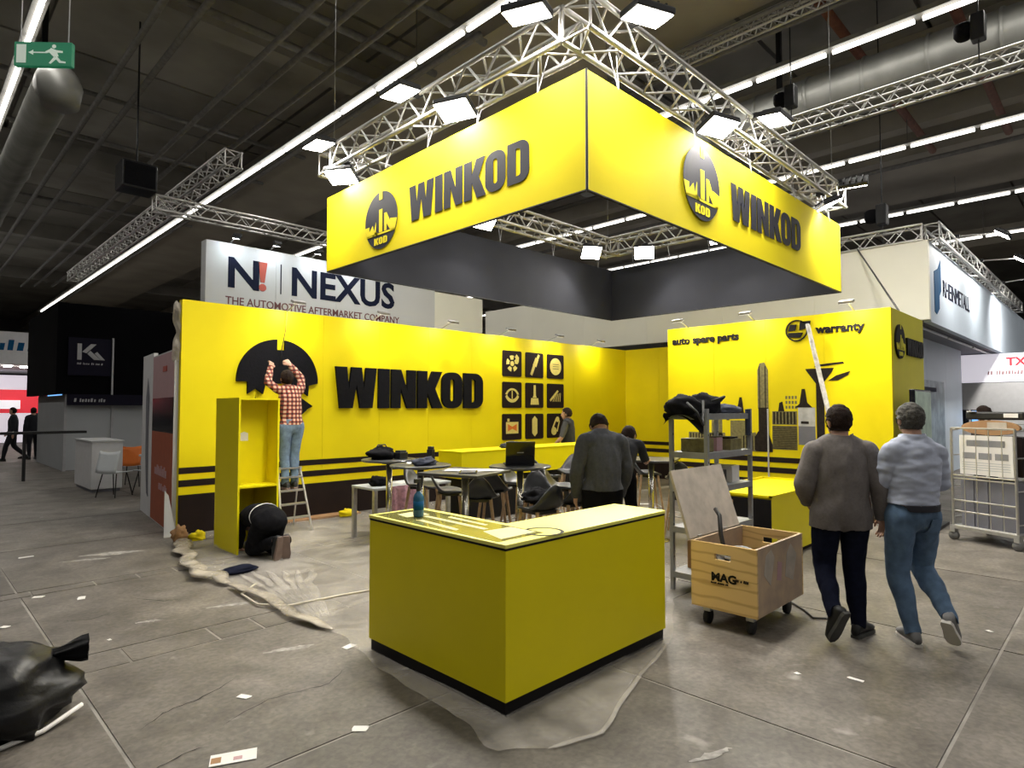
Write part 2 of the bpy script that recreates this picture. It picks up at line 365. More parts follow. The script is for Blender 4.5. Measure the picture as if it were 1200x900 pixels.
tube_me = MB().tube((0,.05,0),(0,1.42,0),.045,8).mesh('tube', M['tube'], True)
def strip_run(x, y0, y1, label):
    t = thing('strip_light', label, 'ceiling light', (x,y0,STRIP_Z), 0, 'rows of fluorescent strip lights under the hall ceiling')
    MB().box(-.11,.11,0,y1-y0,.03,.12).build('housing', M['housing'], t)
    n = int((y1-y0)/1.5)
    for k in range(n):
        o = link_mesh('tube', tube_me, t); o.location = (0,k*1.5,-.03)
    for y in (12,24,30,42):
        if y < y1-y0: MB().tube((0,y,.1),(0,y,10.45-STRIP_Z),.012,5).build('hanger', M['pipe'], t)
    ld = bpy.data.lights.new('strip_glow','AREA'); ld.shape = 'RECTANGLE'; ld.size = .2; ld.size_y = y1-y0; ld.energy = STRIP_W*(y1-y0); ld.color = (1,.965,.90)
    lo = bpy.data.objects.new('strip_glow', ld); C.objects.link(lo); lo.parent = t; lo.location = (0,(y1-y0)/2,-.10)
strip_run(1.6, -20, 56, 'strip light row over the left aisle, behind the green exit sign')
strip_run(7.27, -20, 56, 'long strip light row running over the hanging yellow banner\'s left corner')
strip_run(12.8, -20, 30, 'strip light row just left of the round ceiling duct')
strip_run(18.9, -20, 36, 'strip light row above the pale concrete beam at right')
strip_run(25.3, -20, 36, 'strip light row behind the hoist over the cream booth')
strip_run(31.0, -20, 36, 'farthest strip light row above the blue fascia at right')

strip_run(-4.1, -20, 56, 'strip light row left of the left aisle, beyond the picture edge')
def duct(label, x, z, r, y0, y1, step):
    t = thing('ventilation_duct', label, 'air duct', (x,y0,z))
    MB().tube((0,0,0),(0,y1-y0,0),r,24).build('duct_body', M['duct'], t, True)
    y = step
    while y < y1-y0:
        MB().tube((0,y-.03,0),(0,y+.03,0),r+.03,24).build('flange', M['duct'], t, True); y += step
    for y in (1.5,(y1-y0)*.6): MB().box(-.05,.05,y-.05,y+.05,r,10.45-z).build('hanger', M['darkmetal'], t)
    return t
d = duct('round grey duct at left with a drooping near end', 2.05, 8.0, .34, 14.6, 46, 6)
MB().path([(0,.2,0),(0,-.25,-.05),(0,-.5,-.25),(0,-.55,-.6)],[.34,.36,.36,.30],18).build('elbow', M['duct'], d, True)
duct('fat round grey duct crossing the upper right ceiling', 13.95, 8.35, .52, -3, 11, 1.1)
def pipe(label, p0, p1, r, m='pipe', grp='thin service pipes under the ceiling'):
    tag(MB().tube(p0,p1,r,8).build('service_pipe', M[m], None, True), label, 'pipe', grp)
pipe('thin grey pipe under the ceiling, left of two above the banner\'s right half', (10.4,-1,8.5),(10.4,11,8.5),.045)
pipe('thin grey pipe under the ceiling, right of two above the banner\'s right half', (11.2,0.5,8.6),(11.2,9,8.6),.04)
for k,x in enumerate((4.9,5.5,6.3)):
    pipe(('lowest','middle','highest')[k]+' long grey pipe beside the strip light at upper left', (x,7,8.6+.1*k),(x,44,8.6+.1*k),.06)
for k,(y,nm) in enumerate(((9.4,'nearest'),(11.1,'middle'),(12.4,'farthest'))):
    pipe(nm+' brownish pipe crossing over the upper left strip light', (-1,y,9.4),(8.6,y,9.4),.08)
for k,(y,nm) in enumerate(((2.2,'near'),(4.0,'far'))):
    pipe(nm+' rust red pipe crossing the right half of the ceiling', (11.9,y,9.5),(22,y,9.5),.10,'rust','rust red ceiling pipes')

for k,(x,nm) in enumerate(((3.3,'leftmost'),(3.9,'second'),(8.1,'rightmost'))): pipe(nm+' dark cable tray running along the upper left ceiling', (x,9,9.2),(x,50,9.2),.07)
for k,(y,nm) in enumerate(((17.5,'first'),(20.5,'second'),(27.5,'third'))): pipe(nm+' grey pipe crossing the left ceiling beyond the loudspeaker', (-3,y,9.3),(8.6,y,9.3),.06)
for k,(x,nm) in enumerate(((15.6,'near'),(21.2,'far'))): pipe(nm+' grey pipe between the strip light rows at upper right', (x,-3,9.0),(x,30,9.0),.07)
for k,(x,nm) in enumerate(((16.6,'left'),(20.6,'right'))):
    struct(MB().box(x,x+.5,-20,80,9.9,10.45).build('beam', M['beam']), 'slim concrete ceiling joist')
# ------------------------------------------------------------------ trusses
def unit_tube(): return MB().tube((0,0,0),(0,0,1),1,6)
brace_me = unit_tube().mesh('brace', M['alu'], True); chord_me = MB().tube((0,0,0),(0,0,1),1,10).mesh('chord', M['alu'], True)
def bar(name, me, a, b, r, parent):
    a,b = V(a),V(b); d = b-a; o = link_mesh(name, me, parent)
    o.matrix_local = Matrix.Translation(a) @ d.to_track_quat('Z','Y').to_matrix().to_4x4() @ Matrix.Diagonal((r,r,d.length,1))
    return o
def truss(label, p0, p1, s=.29, bay=.5, rc=.026, rb=.012, ladder=False, group='aluminium box truss beams carrying the banner'):
    p0,p1 = V(p0),V(p1); d = (p1-p0); L = d.length; t = thing('truss_beam', label, 'truss', p0, math.atan2(d.y,d.x), group)
    h = s/2; n = max(2,round(L/bay)); q = L/n
    cs = [(-h,-h),(h,-h),(h,h),(-h,h)] if not ladder else [(0,-h),(0,h)]
    for y,z in cs: bar('chord', chord_me, (0,y,z),(L,y,z),rc,t)
    for a,b in (zip(cs, cs[1:]+cs[:1]) if not ladder else [(cs[0],cs[1])]):
        for i in range(n):
            x0,x1 = i*q,(i+.5)*q
            bar('brace', brace_me, (x0,*a),(x1,*b),rb,t); bar('brace', brace_me, (x1,*b),((i+1)*q,*a),rb,t)
        bar('brace', brace_me, (0.01,*a),(0.01,*b),rb,t); bar('brace', brace_me, (L-.01,*a),(L-.01,*b),rb,t)
    return t
TX0,TX1,TY0,TY1,TZ = 4.05,10.15,3.16,7.40,4.95
truss('box truss above the banner face with the smaller lettering at left', (TX0,TY0+.16,TZ),(TX0,TY1-.16,TZ))
truss('box truss above the banner face at right', (TX0-.145,TY0,TZ),(TX1+.145,TY0,TZ))
truss('rear box truss parallel to the long yellow wall', (TX0-.145,TY1,TZ),(TX1+.145,TY1,TZ))
truss('short rear box truss above the dark banner lining at right', (TX1,TY0+.16,TZ),(TX1,TY1-.16,TZ))
G2 = 'truss sections of other booths and rigging'
truss('square truss above the cream booth side', (14.15,2.75,5.13),(14.15,9,5.13),.30,.5,group=G2)
truss('truss above the pale blue fascia receding at right', (14.1,2.65,5.13),(27,2.65,5.13),.30,.8,group=G2)
truss('dark truss hanging crosswise behind the white board with navy lettering', (3.9,15.0,6.2),(9.6,15.0,6.2),.30,.6,.03,.014,group=G2)
truss('truss running along the ceiling at upper left below the pipes', (4.95,13.3,7.0),(4.95,30,7.0),.34,.6,.03,.014,group=G2)
truss('flat truss under the ceiling at upper right', (13.2,-1,7.6),(13.2,6.2,7.6),.32,.45,.03,.012,group=G2)
truss('thin lattice rail near the ceiling, left of the rust red pipes', (11.95,1,9.35),(11.95,7.5,9.35),.25,.3,.03,.015,group=G2)
def wire(label, a, b, r=.006):
    tag(MB().tube(a,b,r,6).build('suspension_wire', M['steel'], None, True), label, 'wire', 'rigging wires of the banner truss')
wire('steel wire from the front truss corner to the ceiling', (TX0,TY0,TZ+.145),(TX0,TY0,10.45),.005)
wire('steel wire from the truss corner above the banner\'s left end', (TX0,TY1,TZ+.145),(TX0,TY1,10.45),.005)
wire('steel wire from the truss corner above the banner\'s right end', (TX1,TY0,TZ+.145),(TX1,TY0,10.45),.005)
wire('steel wire from the rear truss corner to the ceiling', (TX1,TY1,TZ+.145),(TX1,TY1,10.45),.005)
tag(MB().path([(14.0,3.9,5.0),(12.6,3.25,4.18),(11.0,2.5,3.22)],.014,6).build('slack_cable', M['cableblk'], None, True), 'dark cable slanting from the cream booth truss down to the cabin top', 'cable')
for nm,(x,y,z,top) in {'chain hoist hanging over the cream booth corner':(14.68,3.6,5.8,10.45),'chain hoist on the flat truss at upper right':(12.5,1.6,8.0,10.45),'chain hoist at the far end of the flat truss at right':(12.45,4.6,7.9,10.45)}.items():
    t = thing('chain_hoist', nm, 'hoist', (x,y,z), 0, 'black chain hoists')
    MB().box(-.12,.12,-.10,.10,-.22,.22).build('motor_body', M['darkmetal'], t, bevel=.03)
    MB().lathe([(.10,-.12),(.14,-.05),(.14,.10),(.09,.14)],(0,.2,0),12).build('chain_bag', M['blackcloth'], t, True)
    MB().tube((0,0,.2),(0,0,top-z),.012,6).build('chain', M['darkmetal'], t); MB().tube((0,0,-.2),(0,0,-.6),.012,6).build('hook_chain', M['darkmetal'], t)

# ------------------------------------------------------------------ flood lamps on the truss
def flood(label, anchor, head, aim, w=FLOOD_W, on=True):
    """Lamp head at `head`, held by an arm from `anchor`, pointing along aim."""
    t = thing('flood_lamp', label, 'flood lamp', anchor, 0, 'white flood lamps on arms along the banner truss')
    h = V(head)-V(anchor); d = V(aim).normalized(); s = d.cross(V((0,0,1))); s = s.normalized() if s.length > .05 else V((1,0,0)); u = s.cross(d)
    MB().obox((0,0,0),V((.05,0,0)),V((0,.05,0)),V((0,0,.03))).build('clamp', M['darkmetal'], t, bevel=.01)
    MB().tube((0,0,0),h-d*.05,.014,8).build('arm', M['alu'], t)
    b = MB().obox(h-d*.03, s*.19, u*.14, d*.03).build('head', M['darkmetal'], t, bevel=.012)
    MB().obox(h+d*.004, s*.175, u*.125, d*.004).build('glass', M['lamp_glass'], b)
    for k in range(4): MB().obox(h-d*.075+s*(-.12+.08*k), s*.008, u*.10, d*.018).build('cooling_fin', M['darkmetal'], b)
    ld = bpy.data.lights.new('flood_beam','AREA'); ld.shape = 'RECTANGLE'; ld.size = .30; ld.size_y = .20; ld.energy = w; ld.color = (1,.955,.87); ld.spread = math.radians(150)
    lo = bpy.data.objects.new('flood_beam', ld); C.objects.link(lo); lo.parent = t
    lo.matrix_local = Matrix.Translation(h+d*.02) @ (-d).to_track_quat('Z','Y').to_matrix().to_4x4()
F = flood
F('flood lamp left of the truss apex, facing down', (3.9,3.5,5.1),(3.68,3.5,5.02),(.12,.05,-1))
F('flood lamp right of the truss apex, facing down', (4.5,3.0,5.1),(4.42,2.80,5.02),(.05,.12,-1))
F('flood lamp outside the left truss, midway along it', (3.9,5.35,5.1),(3.68,5.35,5.02),(.12,.0,-1))
F('flood lamp outside the left truss, at its far end', (3.9,7.1,5.1),(3.70,7.15,5.02),(.12,.0,-1))
F('flood lamp outside the right truss, midway along it', (7.0,3.0,5.1),(7.08,2.80,5.02),(0,.12,-1))
F('flood lamp beyond the right end of the right truss', (9.95,3.0,5.1),(9.95,2.80,5.02),(.60,.12,-.8),w=FLOOD_W*2.0)
F('flood lamp under the left truss close above the lettering', (3.95,4.66,4.8),(3.86,4.66,4.66),(-.30,-.12,-1))
F('flood lamp under the left truss above the round emblem', (3.98,6.95,4.8),(3.88,6.90,4.60),(-.30,-.2,-1))
F('flood lamp under the right truss left of the round emblem', (6.09,3.08,4.8),(6.06,2.98,4.66),(-.1,-.30,-1))
F('flood lamp under the right truss above the end of the lettering', (9.38,3.08,4.8),(9.36,2.98,4.60),(.3,-.30,-1))
F('flood lamp on the rear truss at its left, below the banner edge', (6.5,7.2,4.8),(6.45,7.05,4.62),(-.1,-.75,-.8),w=FLOOD_W*1.3)
F('flood lamp on top of the rear truss, upper left one', (7.0,7.5,5.1),(7.0,7.85,5.12),(.1,.75,-.9),w=FLOOD_W*1.6)
F('flood lamp on the rear truss left of the dark corner seam', (9.2,7.2,4.8),(9.15,7.05,4.62),(-.45,-.7,-.8),w=FLOOD_W*1.3)
F('flood lamp on the rear truss right of the dark corner seam', (9.98,6.4,4.8),(9.85,6.35,4.62),(-.7,-.45,-.8),w=FLOOD_W*1.3)
F('flood lamp on the rear truss beside the banner\'s yellow face', (9.98,4.9,4.8),(9.85,4.85,4.62),(-.75,-.2,-.8),w=FLOOD_W*1.3)

F('flood lamp on the arm nearest the corner of the blue fascia', (15.6,2.46,5.3),(15.9,1.75,5.25),(0,.75,-1),w=FLOOD_W*1.1)
F('flood lamp on the second arm before the blue fascia', (18.6,2.46,5.3),(18.9,1.75,5.25),(0,.75,-1),w=FLOOD_W*1.1)
F('added flood lamp on the farthest arm before the blue fascia', (22.3,2.46,5.3),(22.0,1.75,5.25),(.5,.2,-1),w=FLOOD_W*3)  # third arm lamp, added to brighten the far white wall
# ------------------------------------------------------------------ lettering kit
def rrect(x0,x1,y0,y1,r,n=6):
    P = []
    for cx,cy,a in ((x1-r,y1-r,0),(x0+r,y1-r,90),(x0+r,y0+r,180),(x1-r,y0+r,270)):
        for k in range(n+1): t = math.radians(a+90*k/n); P.append((cx+r*math.cos(t),cy+r*math.sin(t)))
    return P
def drect(x0,x1,y0,y1,r,n=6):     # square on the left, round on the right
    P = []
    for cx,cy,a,rr in ((x1-r,y1-r,0,r),(x0,y1,90,0),(x0,y0,180,0),(x1-r,y0+r,270,r)):
        for k in range(n+1): t = math.radians(a+90*k/n); P.append((cx+rr*math.cos(t)+(k*1e-4 if rr==0 else 0),cy+rr*math.sin(t)))
    return P
GL = {'W':(.98,[(.10,0),(0,1),(.26,1),(.31,.46),(.37,1),(.61,1),(.67,.46),(.72,1),(.98,1),(.88,0),(.58,0),(.49,.58),(.40,0)]),
      'I':(.28,[(0,0),(0,1),(.28,1),(.28,0)]),
      'N':(.66,[(0,0),(0,1),(.25,1),(.42,.46),(.42,1),(.66,1),(.66,0),(.42,0),(.24,.52),(.24,0)]),
      'K':(.655,[(0,0),(0,1),(.27,1),(.27,.62),(.42,1),(.71,1),(.50,.53),(.73,0),(.43,0),(.27,.42),(.27,0)]),
      'O':(.63,None),'D':(.63,None)}
def heavy(word, o, u, v, w, height, width, d, mt, parent, gap=.055):
    tot = sum(GL[c][0] for c in word)+gap*(len(word)-1); sx = width/tot; x = 0
    u = V(u)*sx; v = V(v)*height; o = V(o)
    for c in word:
        wd,poly = GL[c]; b = MB(); oo = o+u*x
        if c == 'O': b.ring(rrect(0,.63,0,1,.27), rrect(.25,.38,.19,.81,.064), oo,u,v,w,d)
        elif c == 'D': b.ring(drect(0,.63,0,1,.26), drect(.25,.38,.17,.83,.064), oo,u,v,w,d)
        else: b.prism(poly, oo,u,v,w,d)
        b.build('letter', mt, parent); x += wd+gap
def arc(r, a0, a1, n=20, cx=0, cy=0): return [(cx+r*math.cos(math.radians(a0+(a1-a0)*k/n)), cy+r*math.sin(math.radians(a0+(a1-a0)*k/n))) for k in range(n+1)]
def emblem(o, u, v, w, R, d, mt, my, parent):
    """Round emblem: dark disc with pale bars and letters cut across it."""
    u = V(u)*R; v = V(v)*R
    b = MB().prism(arc(1,0,360,40)[:-1], o,u,v,w,d).build('emblem_disc', mt, parent)
    e = V(w)*(d+.001); oo = V(o)+e
    P = [[(-.10,.72),(-.10,1.0),(.10,1.0),(.10,.72)], [(-.10,-.42),(-.10,.38),(.10,.38),(.10,-.42)],
         [(-1.0,-.12),(-.72,-.12),(-.72,-.30),(-.5,-.10),(-.42,-.34),(-.30,-.02),(-.30,-.5),(-.16,-.5),(-.16,-.42),(-.30,-.44),(-.45,-.5),(-.62,-.46),(-.86,-.5)],
         [(.22,-.42),(.22,.20),(.36,.20),(.58,-.14),(.58,-.05),(.98,-.12),(.86,-.5),(.60,-.46),(.36,-.18),(.36,-.42)],
         [(-.90,-.44),(-.86,-.50),(.86,-.50),(.90,-.44)]]
    for p in P: MB().prism(p, oo,u,v,w,.002).build('emblem_bar', my, b)
    heavy('KOD', oo+u*(-.40)+v*(-.84), u.normalized(), v.normalized(), w, .24*R, .80*R, .002, my, b, .10)
    return b
XP,XN,YP,YN,ZP = V((1,0,0)),V((-1,0,0)),V((0,1,0)),V((0,-1,0)),V((0,0,1))

# ------------------------------------------------------------------ hanging banner
bn = thing('hanging_banner', 'large square yellow banner frame with black lettering hung below the truss', 'banner', (3.97,3.10,3.5))
def q(n, c, m, th=.02):   # upright panel from corner a to corner b with own top heights
    (x0,y0,b0,t0),(x1,y1,b1,t1) = c; a = V((x0,y0,0)); b_ = V((x1,y1,0)); nn = (b_-a).cross(ZP).normalized()*th
    vs = [(x0,y0,b0),(x1,y1,b1),(x1,y1,t1),(x0,y0,t0)]; vs += [tuple(V(p)+nn) for p in vs]
    return MB().add(vs,[(0,1,2,3),(7,6,5,4),(0,4,5,1),(1,5,6,2),(2,6,7,3),(3,7,4,0)]).build(n, m, bn)
q('yellow_panel', ((.012,0,0,1.01),(.012,4.30,0,.97)), M['yellow_fabric'], -.02)
q('yellow_panel', ((.012,0,0,1.01),(6.30,0,.0,1.04)), M['yellow_fabric'], -.02)
q('dark_lining', ((.04,.035,0.0,1.0),(.04,4.28,0,.96)), M['banner_in'], .004)
q('dark_lining', ((.04,.035,0,1.0),(6.28,.035,.0,1.03)), M['banner_in'], -.004)
q('dark_panel', ((.012,4.32,0,.97),(6.30,4.32,0,1.02)), M['banner_in'], .02)
q('dark_panel', ((6.30,0,0,1.04),(6.30,4.32,0,1.02)), M['banner_in'], .02)
MB().tube((.0,.0,-.0),(.0,0,1.01),.012,8).build('corner_seam', M['banner_edge'], bn)
for a,b in (((0,0),(0,4.30)),((0,0),(6.30,0)),((0,4.3),(6.3,4.3)),((6.3,0),(6.3,4.3))):
    MB().tube((*a,-.005),(*b,-.005),.010,6).build('hem_rod', M['banner_edge'], bn)
emblem((-.010,3.02,.40), YN, ZP, XN, .335, .004, M['signgrey'], M['yellow_fabric'], bn)
heavy('WINKOD', (-.010,2.46,.255), YN, ZP, XN, .385, 1.82, .004, M['signgrey'], bn)
emblem((1.92,-.010,.54), XP, ZP, YN, .385, .004, M['signgrey'], M['yellow_fabric'], bn)
heavy('WINKOD', (2.58,-.010,.315), XP, ZP, YN, .42, 2.06, .004, M['signgrey'], bn)
for k in range(5):
    y = .55+.8*k
    for dy in (-.06,.06): MB().tube((.0,y,1.0),(.08,y+dy,1.35),.005,5).build('hanging_cord', M['steel'], bn)
    x = .45+1.35*k
    for dx in (-.06,.06): MB().tube((x,.0,1.0),(x+dx,.06,1.35),.005,5).build('hanging_cord', M['steel'], bn)
    for dx in (-.06,.06): MB().tube((x,4.3,1.0),(x+dx,4.3,1.35),.006,5).build('hanging_cord', M['steel'], bn)
    MB().tube((6.28,y,1.0),(6.2,y,1.35),.006,5).build('hanging_cord', M['steel'], bn)

# ------------------------------------------------------------------ yellow booth walls
BY = 9.13; WH = 3.2
wb = thing('booth_wall', 'long yellow booth wall with black stripes, big lettering and nine icon tiles', 'booth wall', (2.75,BY,0))
W0 = 10.5
pw = W0/10
for k in range(10):
    MB().box(k*pw+.0015,(k+1)*pw-.0015,0,.12,0,WH).build('wall_panel', M['yellow'], wb)
def stripes(parent, L, fr, top=.90):
    o,u,w = fr
    for a,b in ((top-.085,top),(top-.26,top-.17)):
        MB().prism([(0,a),(L,a),(L,b),(0,b)],o,u,ZP,w,.004).build('stripe', M['stripe'], parent)
    MB().prism([(0,0),(L,0),(L,top-.37),(0,top-.37)],o,u,ZP,w,.004).build('dark_skirting', M['stripe'], parent)
stripes(wb, W0, ((0,0,0),XP,YN))
# half-finished emblem: dome and wedge
lo = V((1.36,0,2.12)); R = .63
dome = arc(R, -2, 80, 16)+[(.085,.62),(.085,.47),(-.035,.47),(-.035,.625)]+arc(R, 94, 182, 16)+[(-.47,-.02),(-.47,-.20),(-.35,-.12),(-.24,-.20),(-.20,-.04),(.20,-.04),(.30,-.10),(.47,-.22),(.48,-.06)]
MB().prism(dome, lo,XP,ZP,YN,.04).build('emblem_dome', M['letter'], wb)
MB().prism([(.28,-.20),(.55,-.38)]+arc(R,-38,-70,8)[1:]+[(.20,-.58)], lo,XP,ZP,YN,.04).build('emblem_wedge', M['letter'], wb)
MB().prism([(-.45,-.36),(-.35,-.25),(-.25,-.36)], lo,XP,ZP,YN,.04).build('emblem_tip', M['letter'], wb)
heavy('WINKOD', (2.30,0,1.71), XP, ZP, YN, .68, 3.22, .05, M['letter'], wb)
# icon tiles
def icon(k, parent):
    c = []; A = lambda p: c.append(p)
    if k == 0:
        for j in range(5): t = 72*j; A(arc(.085,t,t+44,4)+arc(.17,t+44,t,4)); 
        A(arc(.055,0,360,10)[:-1]); A([(.08,.14),(.19,.02),(.2,.14),(.13,.2)])
    elif k == 1: A([(-.14,-.20),(-.08,-.23),(.02,-.02),(-.04,.02)]); A([(-.06,0),(.05,-.04),(.12,.12),(.03,.17)]); A([(.06,.16),(.12,.13),(.16,.22),(.11,.24)])
    elif k == 2: A(arc(.19,0,360,22)[:-1])
    elif k == 3:
        A(arc(.22,25,155,10,0,-.08)+arc(.16,155,25,10,0,-.06)); A(arc(.22,205,335,10,0,.06)+arc(.17,335,205,10,0,.08)); A([(-.012,-.08),(-.012,.09),(.012,.09),(.012,-.08)])
    elif k == 4: A([(-.13,-.20),(-.11,-.06),(.11,-.06),(.13,-.20)]); A([(-.06,-.05),(-.035,.0),(-.03,.22),(.03,.22),(.035,.0),(.06,-.05)])
    elif k == 5:
        A([(-.20,-.09),(-.17,-.13),(.10,.10),(.06,.13)])
        for j in range(5): A([(-.10+.06*j,-.13),(-.085+.06*j,-.13),(-.01+.045*j,.02+.01*j),(-.02+.045*j,.03+.01*j)])
    elif k == 6: A([(-.18,-.14),(-.18,.10),(.18,.10),(.18,-.14)]); A([(-.14,.11),(-.14,.17),(-.08,.17),(-.08,.11)])
    elif k == 7: A([(-.08,-.15),(-.08,.15),(.0,.22),(.08,.15),(.08,-.15),(0,-.22)])
    else: A(arc(.09,0,360,14,-.06,-.12)[:-1]); A(arc(.06,0,360,12,.06,.14)[:-1]); A([(-.14,-.08),(.0,.16),(.03,.14),(-.10,-.1)]); A([(.03,-.12),(.12,.12),(.14,.1),(.06,-.14)])
    b = MB()
    for p in c: b.prism(p,(0,0,0),XP,ZP,YN,.006,base=.013)
    b.build('icon_print', M['iconyel'], parent)
    if k == 2: 
        for z in (-.05,0,.05): MB().prism([(-.1,z-.008),(.1,z-.008),(.1,z+.008),(-.1,z+.008)],(0,-.02,0),XP,ZP,YN,.002).build('icon_line', M['mural_md'], parent)
    if k == 6: MB().prism([(-.13,-.09),(-.13,.06),(.0,.0),(.13,.06),(.13,-.09),(0,-.04)],(0,-.02,0),XP,ZP,YN,.002).build('icon_line', M['orange'], parent)
for k in range(9):
    x = 6.37+.69*(k%3); z = (2.645,1.99,1.325)[k//3]
    t = MB().prism(rrect(-.285,.285,-.27,.27,.035,3),(0,0,0),XP,ZP,YN,.014).build('icon_tile', M['iconblk'], wb); t.location = (x,0,z); icon(k,t)
WALL_W = 12.0
def wall_lamp(label, loc, d):
    t = thing('spot_lamp', label, 'spot lamp', loc, 0, 'small arm lamps along the wall tops'); d = V(d); s = d.cross(ZP)
    MB().tube((0,0,0),d*.34+ZP*.10,.010,6).build('arm', M['steel'], t); h = MB().obox(d*.38+ZP*.10,s*.10,d*.05-ZP*.02,d*.008+ZP*.018).build('head', M['steel'], t, bevel=.006)
    MB().obox(d*.373+ZP*.079,s*.09,d*.042-ZP*.017,d*.001+ZP*.002).build('glass', M['lens'], h)
    ld = bpy.data.lights.new('wall_wash','AREA'); ld.shape = 'RECTANGLE'; ld.size = .18; ld.size_y = .08; ld.energy = WALL_W; ld.color = (1,.955,.86)  # light added to brighten the wall; the arm lamps themselves look unlit
    lo = bpy.data.objects.new('wall_wash', ld); C.objects.link(lo); lo.parent = t; lo.matrix_local = Matrix.Translation(d*.37+ZP*.065) @ (d*.30+ZP*1.0).to_track_quat('Z','Y').to_matrix().to_4x4()
for k,x in enumerate((1.5,3.0,4.5,6.0,7.5,9.0)): wall_lamp(('first','second','third','fourth','fifth','sixth')[k]+' small flat lamp along the long wall top from its left end', (2.75+x,BY+.03,WH), YN)
tag(MB().path([(4.22,9.10,3.2),(4.20,9.09,2.9),(4.14,9.085,2.6),(4.12,9.085,2.35)],.006,5).build('wall_cable', M['cableblk'],None,True),'thin cable hanging down the wall into the unfinished emblem','cable')
# torn film at the free end
tag(MB().grid(lambda a,b: (2.735-.05*a*abs(math.sin(5*b+.6))-.02*a, 9.14+.10*a+.02*math.sin(20*b), 2.35+.82*b+.02*math.sin(30*a)), 6, 24).build('torn_film', M['filmroll'], None, True), 'torn pale film hanging off the left end of the long yellow wall', 'film')
tag(MB().prism([(0,0),(.16,0),(.05,.55),(0,.62)],(2.56,9.05,0),V((1,.1,0)),ZP,YN,.006).build('board_offcut', M['white'], None), 'white board offcut leaning at the foot of the left wall end', 'board')

# low return and projecting block at right
wr = thing('booth_wall', 'short plain yellow return wall in the far booth corner', 'booth wall', (13.25,6.2,0))
for k in range(3): MB().box(-.0,.12,k*.977+.0015,(k+1)*.977-.0015,0,WH).build('wall_panel', M['yellow'], wr)
stripes(wr, 2.93, ((0,2.93,0),YN,XN))
RX,RY0,RY1 = 10.35,2.46,6.17
rb = thing('storage_cabin', 'projecting yellow cabin wall with parts skyline mural, small lettering and side emblem', 'booth wall', (RX,RY0,0))
RL = RY1-RY0
for k in range(4): MB().box(0,.10,k*RL/4+(.0015 if k else 0),(k+1)*RL/4-.0015,0,WH).build('wall_panel', M['yellow'], rb)
for k in range(2): MB().box(.10+k*.95+.001,.10+(k+1)*.95,0,.10,0,WH).build('wall_panel', M['green_lam'], rb)
MB().box(.10,2.9,RL-.1,RL,0,WH).build('wall_panel', M['yellow'], rb); MB().box(1.95,2.05,.1,RL-.1,0,WH).build('wall_panel', M['green_lam'], rb)
stripes(rb, RL, ((0,RL,0),YN,XN))
bx = thing('wall_trim', 'white corner trim strip running up the mural wall', 'trim strip', (RX-.008,4.29,0)); MB().box(-.005,.005,-.012,.012,0,1.7).build('strip', M['mural_lt'], bx)
def rw(y, z): return (-.0, y-RY0, z)
text_mesh('lettering', 'auto spare parts', .185, M['black'], rw(6.06,2.905), YN, ZP, XN, .02, .006, rb, sx=1.06)
text_mesh('lettering', 'warranty', .185, M['black'], rw(3.50,2.90), YN, ZP, XN, .02, .006, rb, sx=1.02)
MB().ring(arc(.175,0,360,28)[:-1], arc(.155,0,360,28)[:-1], rw(3.80,2.97), YN, ZP, XN, .02).build('badge_ring', M['black'], rb)
for p in ([(-.13,-.10),(.06,-.12),(.10,-.04),(-.13,-.03)],[(-.13,.0),(-.02,.0),(.0,.10),(-.10,.10)],[(.04,.0),(.20,.04),(.22,.14),(.06,.14)]):
    MB().prism(p, rw(3.80,2.97), YN, ZP, XN, .02).build('badge_mark', M['black'], rb)
# mural: skyline of car parts (flat print)
def pr(y0, y1, z0, z1, m, d=.003): MB().prism([(0,z0),(y0-y1,z0),(y0-y1,z1),(0,z1)], rw(y0,0), YN, ZP, XN, d).build('mural_print', M[m], rb)
def pg(pts, m, d=.004): MB().prism([(-(y-RY0),z) for y,z in pts], (0,0,0), YN, ZP, XN, d).build('mural_print', M[m], rb)
pg([(4.46,1.7),(4.46,2.35),(4.42,2.47),(4.34,2.48),(4.28,2.35),(4.28,1.7)],'mural_md'); pr(4.435,4.42,1.7,2.42,'mural_dk',.006); pr(4.335,4.32,1.7,2.42,'mural_dk',.006)
pr(4.45,4.28,1.15,1.72,'mural_dk',.005); pg([(4.52,.98),(4.56,1.15),(4.46,1.32),(4.30,1.34),(4.22,1.1),(4.22,.98)],'mural_dk',.006)
pg([(4.74,.98),(4.76,1.15),(4.66,1.28),(4.5,1.30),(4.5,.98)],'mural_md',.007)
for k in range(5): pr(4.72-.05*k,4.70-.05*k,1.0,1.24,'mural_dk',.009)
pg([(4.92,1.55),(4.84,1.62),(4.78,1.9),(4.74,1.9),(4.70,1.62),(4.62,1.55)],'mural_dk'); pr(5.02,4.97,1.5,1.78,'mural_dk'); pr(4.95,4.66,1.0,1.5,'mural_md',.002)
pr(5.55,5.42,1.25,1.65,'mural_dk'); pr(5.30,5.10,1.2,1.6,'mural_md'); pr(5.75,5.05,1.0,1.28,'mural_md')
for k in range(12): pr(5.72-.055*k,5.70-.055*k,1.02,1.26,'mural_dk',.006)
pr(4.22,3.82,1.03,1.42,'mural_md')
for k in range(13): pr(4.21,3.83,1.045+.029*k,1.055+.029*k,'mural_dk',.006)
pr(4.22,3.82,1.44,1.66,'mural_md')
for k in range(7): pr(4.2-.055*k,4.175-.055*k,1.45,1.65,'mural_dk',.006)
pg([(4.12,1.66),(4.10,1.80),(4.05,1.82),(4.02,1.66)],'mural_dk')
for j in range(3):
    for i in range(4): pr(4.0-.05*i,3.97-.05*i,1.70+.08*j,1.75+.08*j,'mural_md')
